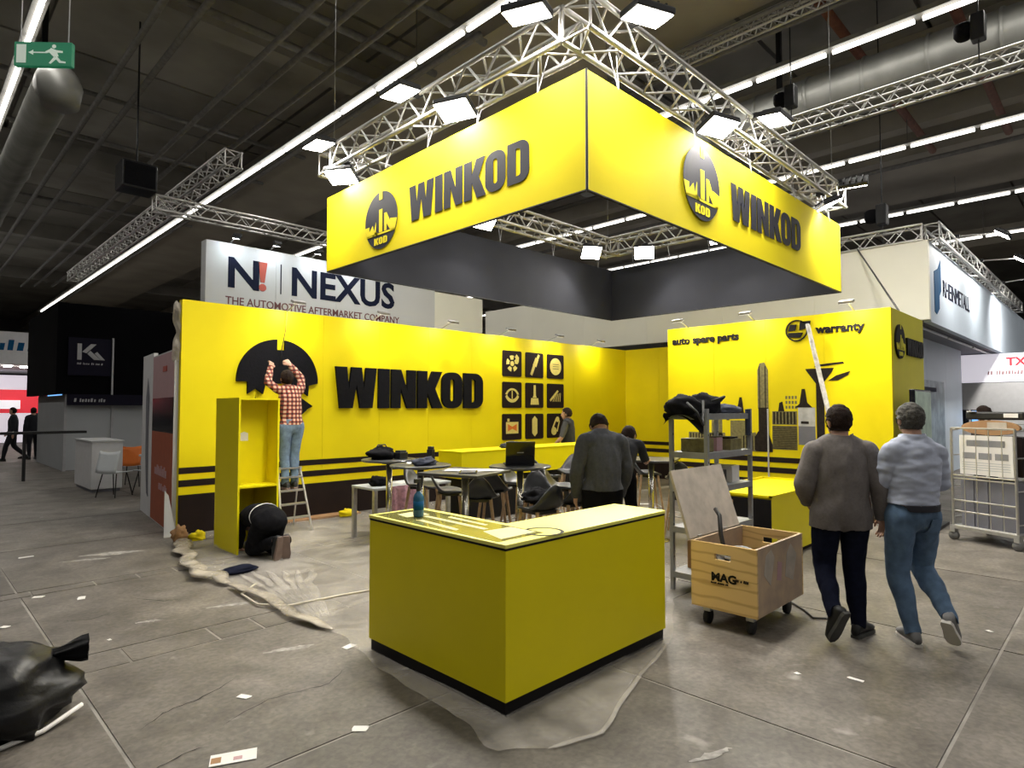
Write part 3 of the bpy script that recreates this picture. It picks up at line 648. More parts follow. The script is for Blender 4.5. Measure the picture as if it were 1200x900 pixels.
pg([(3.85,1.72),(3.78,1.78),(3.74,2.02),(3.69,2.02),(3.66,1.80),(3.58,1.72)],'mural_dk')
pr(3.80,3.54,1.42,1.72,'mural_lt'); pr(3.80,3.54,1.12,1.42,'greyband'); pr(3.76,3.64,1.46,1.50,'mural_dk',.006)
pg([(3.52,1.0),(3.52,2.10),(3.66,2.30),(3.68,2.34),(3.25,2.34),(3.28,2.28),(3.40,2.12),(3.40,1.0)],'mural_dk')
pg([(3.22,2.22),(3.02,2.28),(3.05,2.22),(3.2,2.14),(3.34,2.14)],'mural_dk'); pg([(3.55,2.36),(3.10,2.40),(3.12,2.43),(3.5,2.40)],'mural_dk')
emblem((.42,0,2.72), XP, ZP, YN, .26, .03, M['black'], M['green_lam'], rb); heavy('WINKOD', (.82,0,2.54), XP, ZP, YN, .27, 1.05, .03, M['black'], rb)
for k,y in enumerate((5.75,4.5,2.95)): wall_lamp(('small flat lamp above the word auto','small flat lamp above the word parts','small flat lamp above the word warranty')[k], (RX+.03,y,WH), XN)
#@@PART3
# ------------------------------------------------------------------ neighbouring booths
def smudge(name, L, h, o, u, v, w, m, parent, seed=1):
    rr = random.Random(seed); x = 0; o,u,v = V(o),V(u),V(v)
    while x < L-h*.3:
        a = h*rr.uniform(.35,.6); k = rr.uniform(.6,1)
        MB().prism([(x,0),(x+a*.8,0),(x+a,h*k),(x+a*.2,h*k)],o,u,v,w,.008).build(name, M[m], parent); x += a*1.35+(h*.5 if rr.random() < .12 else 0)
nx = thing('booth_tower', 'white tower board with large navy lettering and red exclamation mark behind the yellow wall', 'sign board', (4.0,12.0,0))
for k in range(4): MB().box(k*1.33,(k+1)*1.33-.004,0,.25,0,4.84).build('panel', M['white'], nx)
text_mesh('lettering','N',.80,M['navy'],(.36,0,4.02),XP,ZP,YN,.01,.020,nx,sx=1.08)
text_mesh('lettering','NEXUS',.80,M['navy'],(1.62,0,4.02),XP,ZP,YN,.01,.020,nx,sx=1.0)
MB().prism([(0,.16),(-.05,.56),(.13,.56),(.08,.16)],(1.02,0,4.02),XP,ZP,YN,.01).build('exclamation_bar', M['redp'], nx)
MB().prism(arc(.075,0,360,14)[:-1],(1.06,0,4.08),XP,ZP,YN,.01).build('exclamation_dot', M['redp'], nx)
MB().prism([(0,0),(.02,0),(.02,.6),(0,.6)],(1.42,0,4.0),XP,ZP,YN,.01).build('divider', M['navy'], nx)
text_mesh('lettering','THE AUTOMOTIVE AFTERMARKET COMPANY',.215,M['maroon'],(.36,0,3.68),XP,ZP,YN,.008,.002,nx,sx=.885)
for k,x in enumerate((.45,1.22,2.1,3.0)):
    t = thing('spot_lamp', ('first','second','third','fourth')[k]+' small cool lamp above the white lettered board from its left', 'spot lamp', (4.0+x,12.0,4.84), 0, 'cool lamps along the white board top')
    MB().tube((0,.1,0),(0,-.25,.1),.012,6).build('arm', M['steel'], t); h = MB().obox((0,-.28,.09),(.07,0,0),(0,.05,-.02),(0,.012,.025)).build('head', M['darkmetal'], t)
    MB().obox((0,-.272,.062),(.06,0,0),(0,.04,-.016),(0,.001,.003)).build('glass', M['lamp_glass'], h)
    ld = bpy.data.lights.new('spot_beam','AREA'); ld.size = .1; ld.energy = 7; ld.color = (.8,.92,1); lo_ = bpy.data.objects.new('spot_beam',ld); C.objects.link(lo_); lo_.parent = t
    lo_.location = (0,-.28,.05); lo_.rotation_euler = (math.radians(25),0,0)
crm = thing('booth_tower', 'plain cream block right of the lettered white board', 'partition', (9.36,12.2,0))
MB().box(0,1.72,0,.3,0,4.62).build('panel', M['cream'], crm)
# cream and blue booth at right
ch = thing('booth_fascia', 'large booth with cream side and pale blue lettered front fascia at right', 'booth', (14.0,2.67,0))
for k in range(6): MB().box(0,.12,k*2.1,(k+1)*2.1-.005,3.42,4.96).build('fascia_panel', M['cream'], ch)
for k in range(7): MB().box(.12+k*2.2,.12+(k+1)*2.2-.005,0,.12,3.38,4.96).build('fascia_panel', M['palepanel'], ch)
MB().box(.12,15.4,.12,12.5,3.40,3.46).build('soffit', M['greyband'], ch)
for k in range(5): MB().tube((.2+3.2*k,.3,3.36),(3.2+3.2*k,.3,3.36),.03,6).build('lower_rail', M['steel'], ch)
for k in range(3): MB().box(1.4,1.5,.9+3.8*k,.9+3.8*(k+1)-.01,0,3.4).build('wall_panel', M['greypanel'], ch)
for k in range(3): MB().box(1.5+2.2*k,1.5+2.2*(k+1)-.01,.8,.9,0,3.4).build('wall_panel', M['palepanel'], ch)
MB().prism([(.45,3.62),(.45,4.42),(.80,4.52),(1.06,4.74),(1.06,4.10),(.88,3.98),(.88,3.72),(.62,3.58)],(0,0,0),XP,ZP,YN,.01).build('emblem_block', M['teal'], ch)
text_mesh('lettering','RHEINMETALL',.50,M['navy'],(1.22,0,4.02),XP,ZP,YN,.01,.0,ch,sx=.93)
MB().prism([(2.2,.6),(5.6,.6),(5.6,2.4),(2.2,2.4)],(0,.8,0),XP,ZP,YN,.01).build('photo_panel', mat('blue_grey_photo_print',(.30,.38,.46),.5,col2=(.10,.14,.18),scale=2.5), ch)
MB().box(1.7,4.3,.72,.80,2.12,2.22).build('name_plate', M['navy'], ch)
tx = thing('booth_tower', 'pinkish backlit white board with red lettering at far right', 'sign board', (23.2,4.9,0))
MB().box(0,.2,-6,-.6,2.5,3.34).build('lit_panel', M['whitelit'], tx); MB().box(.0,.2,-6,-.6,0,2.48).build('wall_panel', M['farwhite'], tx)
text_mesh('lettering','TX',.34,M['redlit'],(0,-2.35,2.98),YN,ZP,XN,.01,.01,tx); smudge('blurred_letter',2.6,.12,(0,-1.9,2.72),YN,ZP,XN,'pink',tx,3)
for k,y in enumerate((3.6,3.15)):
    t = thing('far_monitor', ('black monitor on the far counter at right','lit blue monitor on the far counter at right')[k], 'monitor', (22.6,y,1.12))
    MB().box(0,.06,-.2,.2,.0,.55).build('casing', M['screenblk'], t); MB().box(-.006,0,-.18,.18,.03,.52).build('display', (M['screenblk'],M['screenblue'])[k], t)
fc = thing('far_counter','white counter with monitors at far right','counter',(22.4,1.0,0)); MB().box(0,.7,0,3.2,0,1.12).build('body', M['farwhite'], fc); MB().box(-.05,.75,-.05,3.25,1.09,1.12).build('top', M['white'], fc)

# left aisle booths
kb = thing('dark_booth', 'dark booth with black drape header and white slanted letter emblem over the left aisle', 'booth', (3.32,20.6,0))
MB().box(-.25,5.2,-.15,.2,2.1,4.6).build('drape', M['kblack'], kb); MB().box(-.25,-.1,.2,5,2.1,4.6).build('drape', M['kblack'], kb)
MB().box(.0,1.0,-.20,-.16,2.62,3.66).build('emblem_panel', M['knavy'], kb); MB().box(.0,5.2,-.22,-.16,1.80,2.10).build('name_band', M['knavy'], kb)
for p in ([(0,0),(0,.72),(.20,.72),(.20,.0)],[(.22,.36),(.62,.72),(.88,.72),(.42,.30)],[(.46,.28),(.60,.42),(1.10,.02),(.78,.02)],[(.80,.30),(.92,.38),(1.3,.02),(1.12,.02)]):
    MB().prism([(x*.5,y*.62) for x,y in p],(.2,-.21,3.05),XP,ZP,YN,.01).build('emblem_stroke', M['silverprint'], kb)
smudge('blurred_letter',.62,.06,(.2,-.21,2.92),XP,ZP,YN,'silverprint',kb,1); smudge('blurred_letter',.8,.10,(.15,-.23,1.89),XP,ZP,YN,'silverprint',kb,2)
for k in range(4): MB().box(.0+1.1*k,1.08+1.1*k,0,.05,.02,2.08).build('partition_panel', M['greypanel'], kb)
for k in range(5): MB().box(-.03+1.1*k,.03+1.1*k,-.05,.08,0,2.1).build('post', M['silverprint'], kb)
MB().box(-.02,.04,.1,4.4,.0,2.08).build('partition_panel', M['greypanel'], kb); MB().box(1.02,1.06,-.24,-.18,2.1,3.7).build('post', M['silverprint'], kb)
wc = thing('display_cabinet', 'pale cabinet standing in the left aisle booth', 'cabinet', (2.86,14.9,0)); MB().box(0,.55,0,1.6,.06,1.02).build('body', M['farwhite'], wc, bevel=.01); MB().box(-.02,.57,-.02,1.62,1.02,1.05).build('top', M['white'], wc); MB().box(.03,.52,.03,1.57,0,.06).build('plinth', M['greyband'], wc)
def shell_chair(label, loc, rz, m):
    t = thing('shell_chair', label, 'chair', loc, rz, 'plastic chairs in the left aisle booth')
    MB().grid(lambda a,b: (-.22+.44*a, -.02-.22+.42*min(b*2,1)-.10*max(0,b*2-1), .46+.40*max(0,b*2-1)+.03*(2*a-1)**2),8,12).build('seat_shell', M[m], t, True).modifiers.new('t','SOLIDIFY').thickness = .015
    for sx in (-1,1):
        for sy in (-1,1): MB().tube((sx*.15,-.04+sy*.13,.45),(sx*.21,-.04+sy*.22,0),.011,6).build('leg', M['darkmetal'], t)
    return t
shell_chair('white plastic chair at the aisle edge in front of the pale cabinet', (3.05,14.0,0), 2.2, 'whitechair')
shell_chair('orange plastic chair behind the white one', (3.75,15.6,0), 2.6, 'orange')
shell_chair('white plastic chair pushed to the small table beside the pink panel', (3.72,14.0,0), -2.6, 'whitechair')
st = thing('side_table','small white round table beside the pink and orange panel','table',(4.0,14.6,0)); MB().lathe([(.36,0),(.36,.03)],(0,0,.71),20).build('top', M['white'], st); MB().tube((0,0,.02),(0,0,.71),.03,8).build('column', M['steel'], st); MB().lathe([(.22,0),(.05,.03)],(0,0,0),16).build('base', M['steel'], st)
op = thing('poster_wall', 'narrow partition with pink, black and burnt orange poster beside the yellow wall end', 'partition', (2.70,9.22,0)); op.rotation_euler[2] = math.radians(-6.2)
MB().box(0,.06,0,1.65,0,2.52).build('panel', M['white'], op); MB().box(0,.06,1.66,2.65,0,2.58).build('panel', M['farwhite'], op)
MB().box(-.006,0,.02,1.64,0.02,1.36).build('orange_print', M['orangeprint'], op); MB().box(-.006,0,.02,1.64,1.36,1.86).build('black_print', M['screenblk'], op); MB().box(-.006,0,.02,1.64,1.86,2.5).build('pink_print', M['pink'], op)
MB().prism([(1.9,.3),(2.0,1.2),(1.95,1.9),(2.1,2.2),(2.25,1.9),(2.2,.9),(2.05,.35)],(-.004,0,0),YP,ZP,XN,.004).build('grey_swoosh', M['greyband'], op)
smudge('blurred_letter',.9,.16,(-.006,1.3,.72),YN,ZP,XN,'pink',op,4); smudge('blurred_letter',.6,.10,(-.006,.95,.52),YN,ZP,XN,'pink',op,5); MB().box(-.012,0,.5,.8,2.24,2.32).build('red_mark', M['redp'], op)
# far booths down the aisle
fb = thing('far_booth', 'bright white canopy booth with red wall at the far end of the aisle', 'booth', (-3,34,0))
MB().box(0,8.2,-.2,9,3.62,5.0).build('canopy', M['farwhite'], fb); MB().box(6.2,8.0,6,6.3,0,3.4).build('white_wall', M['whitelit'], fb)  # white wall's brightness is a glow put into its material
MB().box(5.4,7.9,3,3.2,1.5,2.6).build('red_wall', M['redlit'], fb); MB().box(6.0,7.2,2.9,3.0,1.7,2.1).build('white_notice', M['whitelit'], fb); MB().box(5.0,6.4,5,5.2,2.4,3.2).build('white_notice', M['whitelit'], fb)  # red wall and notices likewise glow from their material
smudge('blurred_letter',2.2,.5,(5.7,-.2,4.2),XP,ZP,YN,'teal',fb,6)
for k in range(5): MB().box(5.2+.6*k,5.45+.6*k,.4+k*.3,.7+k*.3,3.56,3.62).build('downlight', M['lamp_glass'], fb)
for k,(x,nm) in enumerate(((4.35,'left'),(4.95,'right'))):
    t = thing('far_screen', nm+' lit blue screen at the end of the aisle', 'screen', (x-.2,29.5,1.85)); MB().box(0,.52,0,.06,0,.95).build('casing', M['screenblk'], t); MB().box(.03,.49,-.006,0,.03,.92).build('display', M['screenblue'], t); MB().box(.2,.3,0,.06,-1.85,0).build('stand', M['darkmetal'], t)
fbr = thing('aisle_table','long dark tabletop crossing the far aisle in front of the walking people','table',(1.2,18.3,0)); MB().box(0,2.2,0,.3,1.10,1.16).build('top', M['darkmetal'], fbr)
for x in (.5,1.0): MB().box(x-.03,x+.03,.1,.2,0,1.10).build('leg', M['darkmetal'], fbr)
# exit sign
ex = thing('exit_sign','green hanging emergency exit sign with white running figure','sign',(1.25,9.8,6.27)); ex.rotation_euler[2] = math.radians(-43)
MB().box(-.36,.36,-.03,.03,-.155,.155).build('sign_box', M['green'], ex); e = V((0,-.031,0))
MB().prism([(-.33,-.12),(-.21,-.12),(-.21,.12),(-.33,.12)],e,XP,ZP,YN,.003).build('door_symbol', M['whitesign'], ex)
MB().prism([(-.17,.01),(.05,.01),(.05,.025),(-.17,.025)],e,XP,ZP,YN,.003).build('arrow_shaft', M['whitesign'], ex); MB().prism([(-.18,.017),(-.12,.05),(-.12,-.016)],e,XP,ZP,YN,.003).build('arrow_head', M['whitesign'], ex)
for p in (arc(.026,0,360,10,.14,.10)[:-1],[(.10,.08),(.17,.05),(.20,-.03),(.14,-.04),(.08,.02)],[(.10,.07),(.03,.03),(.05,.01),(.12,.03)],[(.17,.05),(.25,.04),(.25,.015),(.17,.02)],[(.14,-.04),(.08,-.12),(.10,-.13),(.19,-.05)],[(.18,-.03),(.23,-.09),(.29,-.10),(.29,-.12),(.21,-.115),(.15,-.05)]):
    MB().prism(p,e,XP,ZP,YN,.003).build('figure', M['whitesign'], ex)
for x in (-.3,.3): MB().tube((x,0,.155),(x,0,10.45-6.27),.008,5).build('hanger', M['steel'], ex)
sp = thing('hanging_speaker','black box loudspeaker hanging under the ceiling at upper left','loudspeaker',(3.7,15.6,6.85)); MB().box(-.35,.35,-.3,.3,-.3,.3).build('cabinet', M['darkmetal'], sp, bevel=.03); MB().box(-.3,.3,-.32,-.3,-.25,.25).build('grille', M['blackcloth'], sp); MB().tube((0,0,.3),(0,0,3.6),.02,6).build('hanger', M['darkmetal'], sp)

# ------------------------------------------------------------------ L-shaped counter
cn = thing('reception_counter', 'L-shaped yellow counter with black plinth in front of the booth', 'counter', (2.42,2.47,0))
CL,CW,CT = 1.38,1.65,.45
Lp = [(0,0),(CW,0),(CW,CT),(CT,CT),(CT,CL),(0,CL)]
ins = lambda p,e: [(e,e),(CW-e,e),(CW-e,CT-e),(CT-e,CT-e),(CT-e,CL-e),(e,CL-e)]
MB().prism(ins(Lp,.012),(0,0,0),XP,YP,ZP,.085).build('plinth', M['black'], cn)
MB().prism(Lp,(0,0,.085),XP,YP,ZP,.845-.02).build('body', M['yellow_lam'], cn)
MB().prism(ins(Lp,-.001),(0,0,.910),XP,YP,ZP,.014).build('dark_edge', M['black'], cn)
tp = MB().prism(ins(Lp,-.006),(0,0,.924),XP,YP,ZP,.022).build('worktop', mat('pale_yellow_top',(.86,.80,.17),.32,var=.04,scale=4), cn, bevel=.003)
gl = mat('printed_glossy_top',(.30,.29,.08),.12,col2=(.12,.115,.045),scale=7,coat=.6)
MB().prism([(.02,.08),(.40,.08),(.40,1.34),(.02,1.34)],(0,0,.946),XP,YP,ZP,.002).build('printed_insert', gl, tp)
for k,p in enumerate(([(.06,.50),(.10,.52),(.14,.95),(.10,.97)],[(.20,.40),(.24,.40),(.26,1.05),(.22,1.05)],[(.30,.5),(.33,.5),(.35,.9),(.32,.9)],[(.08,.12),(.38,.12),(.38,.34),(.16,.36)],[(.12,1.10),(.3,1.08),(.32,1.26),(.14,1.24)])):
    MB().prism(p,(0,0,.948),XP,YP,ZP,.0012).build('print_mark', mat('pale_print_mark',(.80,.76,.42),.2,var=.1), tp)
MB().ring(arc(.13,0,360,20,.42,.10)[:-1],arc(.11,0,360,20,.42,.10)[:-1],(0,0,.948),XP,YP,ZP,.001).build('print_mark', M['black'], tp)
bt = thing('spray_bottle','blue spray bottle with dark neck standing on the counter','bottle',(2.60,3.52,.951))
MB().lathe([(.032,0),(.037,.01),(.037,.13),(.030,.155),(.016,.17),(.014,.18)],(0,0,0),18).build('body', M['bluebottle'], bt, True); MB().lathe([(.016,.178),(.016,.20),(.012,.21),(.012,.25),(.009,.255)],(0,0,0),12).build('neck', M['darkmetal'], bt, True); MB().box(-.035,.02,-.010,.010,.235,.262).build('nozzle', M['darkmetal'], bt); MB().lathe([(.0375,.05),(.0375,.11)],(0,0,0),18).build('label_band', M['teal'], bt, True)

# low yellow island and cabinet
isl = thing('bar_island','long yellow bar island with dark base near the long wall','counter',(5.95,7.0,0))
MB().box(0,3.6,0,.55,.66,1.05).build('body', M['yellow_lam'], isl, bevel=.004); MB().box(.1,3.5,.06,.5,0,.66).build('dark_base', M['black'], isl); MB().box(-.01,3.61,-.01,.56,1.05,1.062).build('rim', M['yellow_lam'], isl)
yc = thing('yellow_cabinet','low yellow cabinet with black left side behind the wooden crate','cabinet',(6.81,2.81,0))
MB().box(.02,1.9,0,.9,.05,.72).build('body', M['yellow_lam'], yc, bevel=.003); MB().box(0,.02,.0,.9,.04,.70).build('black_side', M['black'], yc); MB().box(.03,1.88,.03,.88,0,.05).build('plinth', M['stripe'], yc)
for a in ((0,1.92,-.01,.02),(0,1.92,.88,.91),(0,.03,-.01,.91),(1.89,1.92,-.01,.91)): MB().box(*a,.72,.745).build('top_rim', M['yellow_lam'], yc)
# tall yellow shelf unit, open to the front
su = thing('shelf_unit','tall open yellow shelf unit standing before the unfinished emblem','shelf',(2.86,7.38,0))
SW,SD,SH = .49,.72,1.83
MB().box(0,.022,0,SD,0,SH).build('side_panel', M['yellow_lam'], su); MB().box(SW-.022,SW,0,SD,0,SH).build('side_panel', M['yellow_lam'], su)
MB().box(.022,SW-.022,0,SD,SH-.022,SH).build('top_panel', M['yellow_lam'], su); MB().box(.022,SW-.022,0,SD,.765,.79).build('shelf_board', M['yellow_lam'], su)
MB().box(.022,SW-.022,.30,.32,.79,SH-.022).build('back_panel', M['yellow_lam'], su); MB().box(.022,SW-.022,SD-.02,SD,0,.765).build('back_panel', M['yellow_lam'], su)
MB().prism([(-.05,-.04),(.05,-.04),(.05,.05),(.0,.07),(-.05,.05)],(.18,.30,1.35),XP,ZP,YN,.002).build('paper_label', M['paper'], su)

# ------------------------------------------------------------------ stepladder and leaning ladder
sl = thing('stepladder','small aluminium stepladder under the worker in plaid','ladder',(3.97,8.42,0))
for sx in (-1,1):
    MB().tube((sx*.22,-.28,0),(sx*.16,.0,.86),.016,8).build('rail', M['alu'], sl); MB().tube((sx*.22,.30,0),(sx*.16,.02,.86),.012,8).build('rear_leg', M['alu'], sl)
for k,z in enumerate((.2,.38,.56,.74)):
    f = z/.86; MB().obox((0,-.28+.28*f,z),(.21-.05*f,0,0),(0,.045,0),(0,0,.010)).build('tread', M['alu'], sl)
MB().obox((0,.02,.865),(.17,0,0),(0,.07,0),(0,0,.012)).build('top_tray', M['alu'], sl)
ll = thing('leaning_ladder','whitish paint-spattered ladder leaning against the mural wall','ladder',(9.30,2.66,0))
top = V((.86,.90,3.02)); pal = mat('paint_spattered_ladder',(.62,.60,.56),.5,col2=(.34,.31,.28),scale=16)
side = V((.11,.03,0))
for s in (-1,1): MB().tube(side*s,top+side*s,.030,8).build('rail', pal, ll)
for k in range(1,11): MB().obox(top*(k/11),side*.9,(.02,.02,0),(0,0,.018)).build('rung', pal, ll)
al = thing('stepladder','bare metal stepladder at the far right edge','ladder',(13.2,.9,0))
for s in (-1,1):
    MB().tube((s*.28,-.4,0),(s*.14,0,1.85),.02,6).build('rail', M['steel'], al); MB().tube((s*.28,.5,0),(s*.14,0,1.85),.018,6).build('rear_leg', M['steel'], al)
for k in range(6): MB().box(-.26+.02*k,.26-.02*k,-.38+.06*k,-.28+.06*k,.28+.27*k,.30+.27*k).build('tread', M['steel'], al)

# ------------------------------------------------------------------ tables and stools
def bar_table(label, loc, rz, round_, h=1.1, s=.33, m='tabletop'):
    t = thing('bar_table', label, 'table', loc, rz, 'bar tables in the booth')
    if round_: MB().lathe([(s-.01,0),(s,.008),(s,.02),(s-.01,.026)],(0,0,h-.026),28).build('top', M[m], t)
    else: MB().box(-s,s,-s,s,h-.026,h).build('top', M[m], t, bevel=.006)
    MB().tube((0,0,.03),(0,0,h-.03),.036,14).build('column', M['chrome'], t, True); MB().lathe([(.23,0),(.23,.01),(.05,.035)],(0,0,0),24).build('base', M['chrome'], t, True); MB().lathe([(.09,-.03),(.10,0)],(0,0,h-.026),14).build('mount', M['darkmetal'], t)
    return t
bar_table('square bar table with papers, nearest one behind the counter', (3.92,4.56,0), .3, False)
bar_table('round bar table carrying the open laptop', (4.72,4.60,0), 0, True)
bar_table('round bar table with tools on it behind the spray bottle', (4.05,5.45,0), 0, True)
bar_table('round bar table cluttered with black gear, farthest left one', (4.22,6.30,0), 0, True, m='tabletop')
bar_table('square bar table right of the man in the charcoal sweater', (7.02,4.45,0), .4, False, h=1.05)
lt = thing('work_table','low work table with metal leg left of the counter','table',(4.32,6.78,0))
MB().box(0,1.25,0,.55,.66,.69).build('top', M['greypanel'], lt, bevel=.004)
for a,b in ((.03,.03),(1.22,.03),(.03,.52),(1.22,.52)): MB().box(a-.025,a+.025,b-.025,b+.025,0,.66).build('leg', M['steel'], lt)
def stool0():
    t = thing('bar_stool','black shell stool','stool',(0,0,0),0,'black shell bar stools with wooden legs')
    def sh(a,b):
        x = (2*a-1); y = (2*b-1); r = max(abs(x),abs(y)); n = math.hypot(x,y) or 1; x,y = x*r/n,y*r/n
        back = max(0,y-.35); return (.215*x, .20*y+.05*back, .74+.05*(x*x)*.8+.30*back*back*2+.02*max(0,-y-.6)*-1)
    s = MB().grid(sh,14,14).build('seat_shell', M['seatblk'], t, True); s.modifiers.new('t','SOLIDIFY').thickness = .02
    for sx in (-1,1):
        for sy in (-1,1): MB().tube((sx*.12,sy*.12,.73),(sx*.21,sy*.21,0),.019,8,.013).build('leg', M['wood'], t)
    for a,b in (((-1,-1),(1,-1)),((1,-1),(1,1)),((1,1),(-1,1)),((-1,1),(-1,-1))):
        k = .178; MB().tube((a[0]*k,a[1]*k,.26),(b[0]*k,b[1]*k,.26),.008,6).build('foot_rail', M['steel'], t)
    MB().box(-.13,.13,-.13,.13,.705,.735).build('seat_mount', M['darkmetal'], t)
    return t
s0 = stool0()
spots = [((4.72,6.30),.4,'black shell stool at the far left bar table'),((4.60,5.62),1.0,'black shell stool beside the tool table'),((5.05,5.35),2.2,'black shell stool behind the square paper table'),
 ((4.42,4.05),3.0,'black shell stool in front of the laptop table'),((5.20,4.75),-.6,'black shell stool right behind the laptop'),((5.45,4.25),2.6,'black shell stool left of the sweater man'),
 ((7.95,5.1),.8,'black shell stool far right, beyond the square table'),((7.62,4.35),2.0,'black shell stool with papers on its seat'),((5.75,5.6),.2,'black shell stool in front of the bar island, left one'),((6.6,5.9),1.4,'black shell stool in front of the bar island, middle one'),((4.52,5.02),2.4,'black shell stool between the paper table and the laptop table'),((4.98,4.12),2.9,'black shell stool right of the one before the laptop table'),((5.82,4.95),.5,'black shell stool hidden half behind the sweater man'),((7.4,6.1),-1.0,'black shell stool in front of the bar island, right one')]
for k,(p,a,l) in enumerate(spots):
    if k == 0: s0.location = (*p,0); s0.rotation_euler[2] = a; s0['label'] = l
    else: dup(s0,(*p,0),a,l)
# things on the tables
lp = thing('laptop','open black laptop seen from behind on the round table','laptop',(4.69,4.57,1.1),math.radians(-38))
MB().box(-.155,.155,0,.22,0,.018).build('base', M['darkmetal'], lp, bevel=.004); MB().obox((0,-.02,.135),(.155,0,0),(0,-.022,.12),(0,.006,.001)).build('screen_lid', M['screenblk'], lp, bevel=.004)
MB().obox((0,-.029,.14),(.035,0,0),(0,-.0008,.004),(0,.001,.0002)).build('lid_mark', M['silverprint'], lp)
def box_thing(name, label, cat, loc, rz, size, m, group=None, bev=.006, lid=None):
    x,y,z = size; t = thing(name,label,cat,loc,rz,group); MB().box(-x/2,x/2,-y/2,y/2,0,z).build('body', M[m], t, bevel=bev)
    if lid: MB().box(-x/2*.8,x/2*.8,-y/2*.8,y/2*.8,z,z+lid[1]).build('top_piece', M[lid[0]], t, bevel=.003)
    return t
def sheet(label, loc, rz, w=.21, h=.30, m='paper', group='loose papers on the tables', name='paper_sheet'):
    o = MB().grid(lambda a,b: (w*(a-.5), h*(b-.5), .004+.004*math.sin(5*a+3*b)), 6,6).build(name, M[m], None, True, loc=loc, rz=rz); return tag(o, label, 'paper', group)
sheet('white paper sheet at the left edge of the square table', (3.90,4.62,1.1), .5); sheet('white paper sheet at the right edge of the square table', (4.10,4.45,1.1), 1.2)
box_thing('tablet','dark tablet lying on the square paper table','tablet',(3.84,4.42,1.1),.8,(.25,.17,.012),'screenblk',lid=('darkmetal',.002))
box_thing('camera_body','black camera on the far left bar table','camera',(4.33,6.22,1.1),.2,(.14,.10,.08),'darkmetal',lid=('rubber',.02))
sheet('crumpled white packing sheet on the far left bar table', (4.28,6.42,1.1), .3, .25,.2)
sheet('white leaflet on the tool table behind the spray bottle', (4.12,5.55,1.1), .9)
box_thing('cordless_tool','black handheld tool standing on the tool table','tool',(4.15,5.40,1.1),.2,(.06,.07,.16),'darkmetal',lid=('rubber',.03))
sheet('white sheet on the low work table', (4.95,7.1,.69), .4,.3,.21)
tag(MB().grid(lambda a,b: (4.50+.5*a, 6.772-.02*math.sin(9*a)**2-.03*b, .70-.40*b*(1-.25*math.sin(3*a))), 16,12).build('printed_cloth', M['pinkpaper'], None, True), 'pink printed cloth hanging over the low work table edge', 'cloth')
for k,(a,b) in enumerate(((0,0),(.03,.05),(.01,.1))): sheet(('bottom','middle','top')[k]+' paper of the stack on the stool near the rack', (7.60+a,4.30+b*.5,.80+.012*k), .6+k, group='papers on the stool')
# ------------------------------------------------------------------ metal rack with gear
rk = thing('metal_rack','grey boltless metal shelving rack behind the crate lid','rack',(5.25,2.74,0))
RWd,RDp,RHt = .90,.36,1.70
for a in (0,RWd):
    for b in (0,RDp):
        MB().box(a-.018,a+.018,b-.018,b+.018,0,RHt).build('post', M['rack'], rk)
        for z in (.3,.6,.9,1.2,1.45): MB().box(a-.006,a+.006,b-.019,b+.019,z,z+.02).build('slot', M['darkmetal'], rk)
for z in (.16,.58,.96,1.28,1.64):
    MB().box(-.015,RWd+.015,-.015,RDp+.015,z,z+.012).build('shelf_board', M['greypanel'], rk)
    for a in ((0,RWd,-.022,-.010),(0,RWd,RDp+.010,RDp+.022),(-.022,-.010,0,RDp),(RWd+.010,RWd+.022,0,RDp)): MB().box(*a,z-.04,z+.015).build('shelf_beam', M['rack'], rk)
rm = Matrix.Translation((5.25,2.74,0))
def lump(name, label, cat, loc, size, m, seed, rz=0, sharp=.25, group=None, n=22):
    t = thing(name,label,cat,loc,rz,group); b = MB(); vs = []
    for j in range(n+1):
        for i in range(n):
            th = PI*j/n; ph = 2*PI*i/n; d = V((math.sin(th)*math.cos(ph),math.sin(th)*math.sin(ph),math.cos(th)))
            k = 1+sharp*mnoise.noise(d*1.7+V((seed,0,0)))+sharp*.5*mnoise.noise(d*4.5+V((0,seed,0)))
            p = V((d.x*size[0]*k,d.y*size[1]*k,d.z*size[2]*k)); p.z = max(p.z,-size[2]*.55)+size[2]*.55; vs.append(p)
    fs = [(j*n+i,j*n+(i+1)%n,(j+1)*n+(i+1)%n,(j+1)*n+i) for j in range(n) for i in range(n)]
    b.add(vs,fs).build('body', M[m], t, True); return t
g_ = lump('tool_bag','black tool bag on the far left bar table','bag',(4.13,6.33,1.1),(.17,.13,.09),'blackcloth',31,sharp=.4); MB().path([(-.1,0,.1),(-.05,0,.17),(.05,0,.17),(.1,0,.1)],.009,6).build('handle', M['rubber'], g_, True)
lump('glove_heap','dark work gloves on the tool table','gloves',(4.02,5.34,1.1),(.13,.09,.05),'navycloth',33,sharp=.6); lump('black_pouch','black pouch on the low work table','pouch',(4.55,7.02,.69),(.13,.10,.08),'blackcloth',35,sharp=.4)
lump('jacket_heap','dark jacket thrown over the stool before the laptop table','jacket',(4.42,4.05,.80),(.17,.15,.08),'blackcloth',37,sharp=.5); lump('jacket_heap','dark jacket lying on the bar island end','jacket',(7.2,7.2,1.062),(.22,.12,.06),'navycloth',39,sharp=.5)
def rp(x,y,z): return tuple(rm @ V((x,y,z)))
g1 = lump('backpack','bulging black backpack at the left of the rack top','bag',rp(.02,.24,1.655),(.17,.16,.11),'blackcloth',1); MB().path([(-.15,-.12,.1),(-.2,-.24,.02),(-.12,-.26,-.1),(.0,-.2,.12)],.012,6).build('strap', M['rubber'], g1, True)
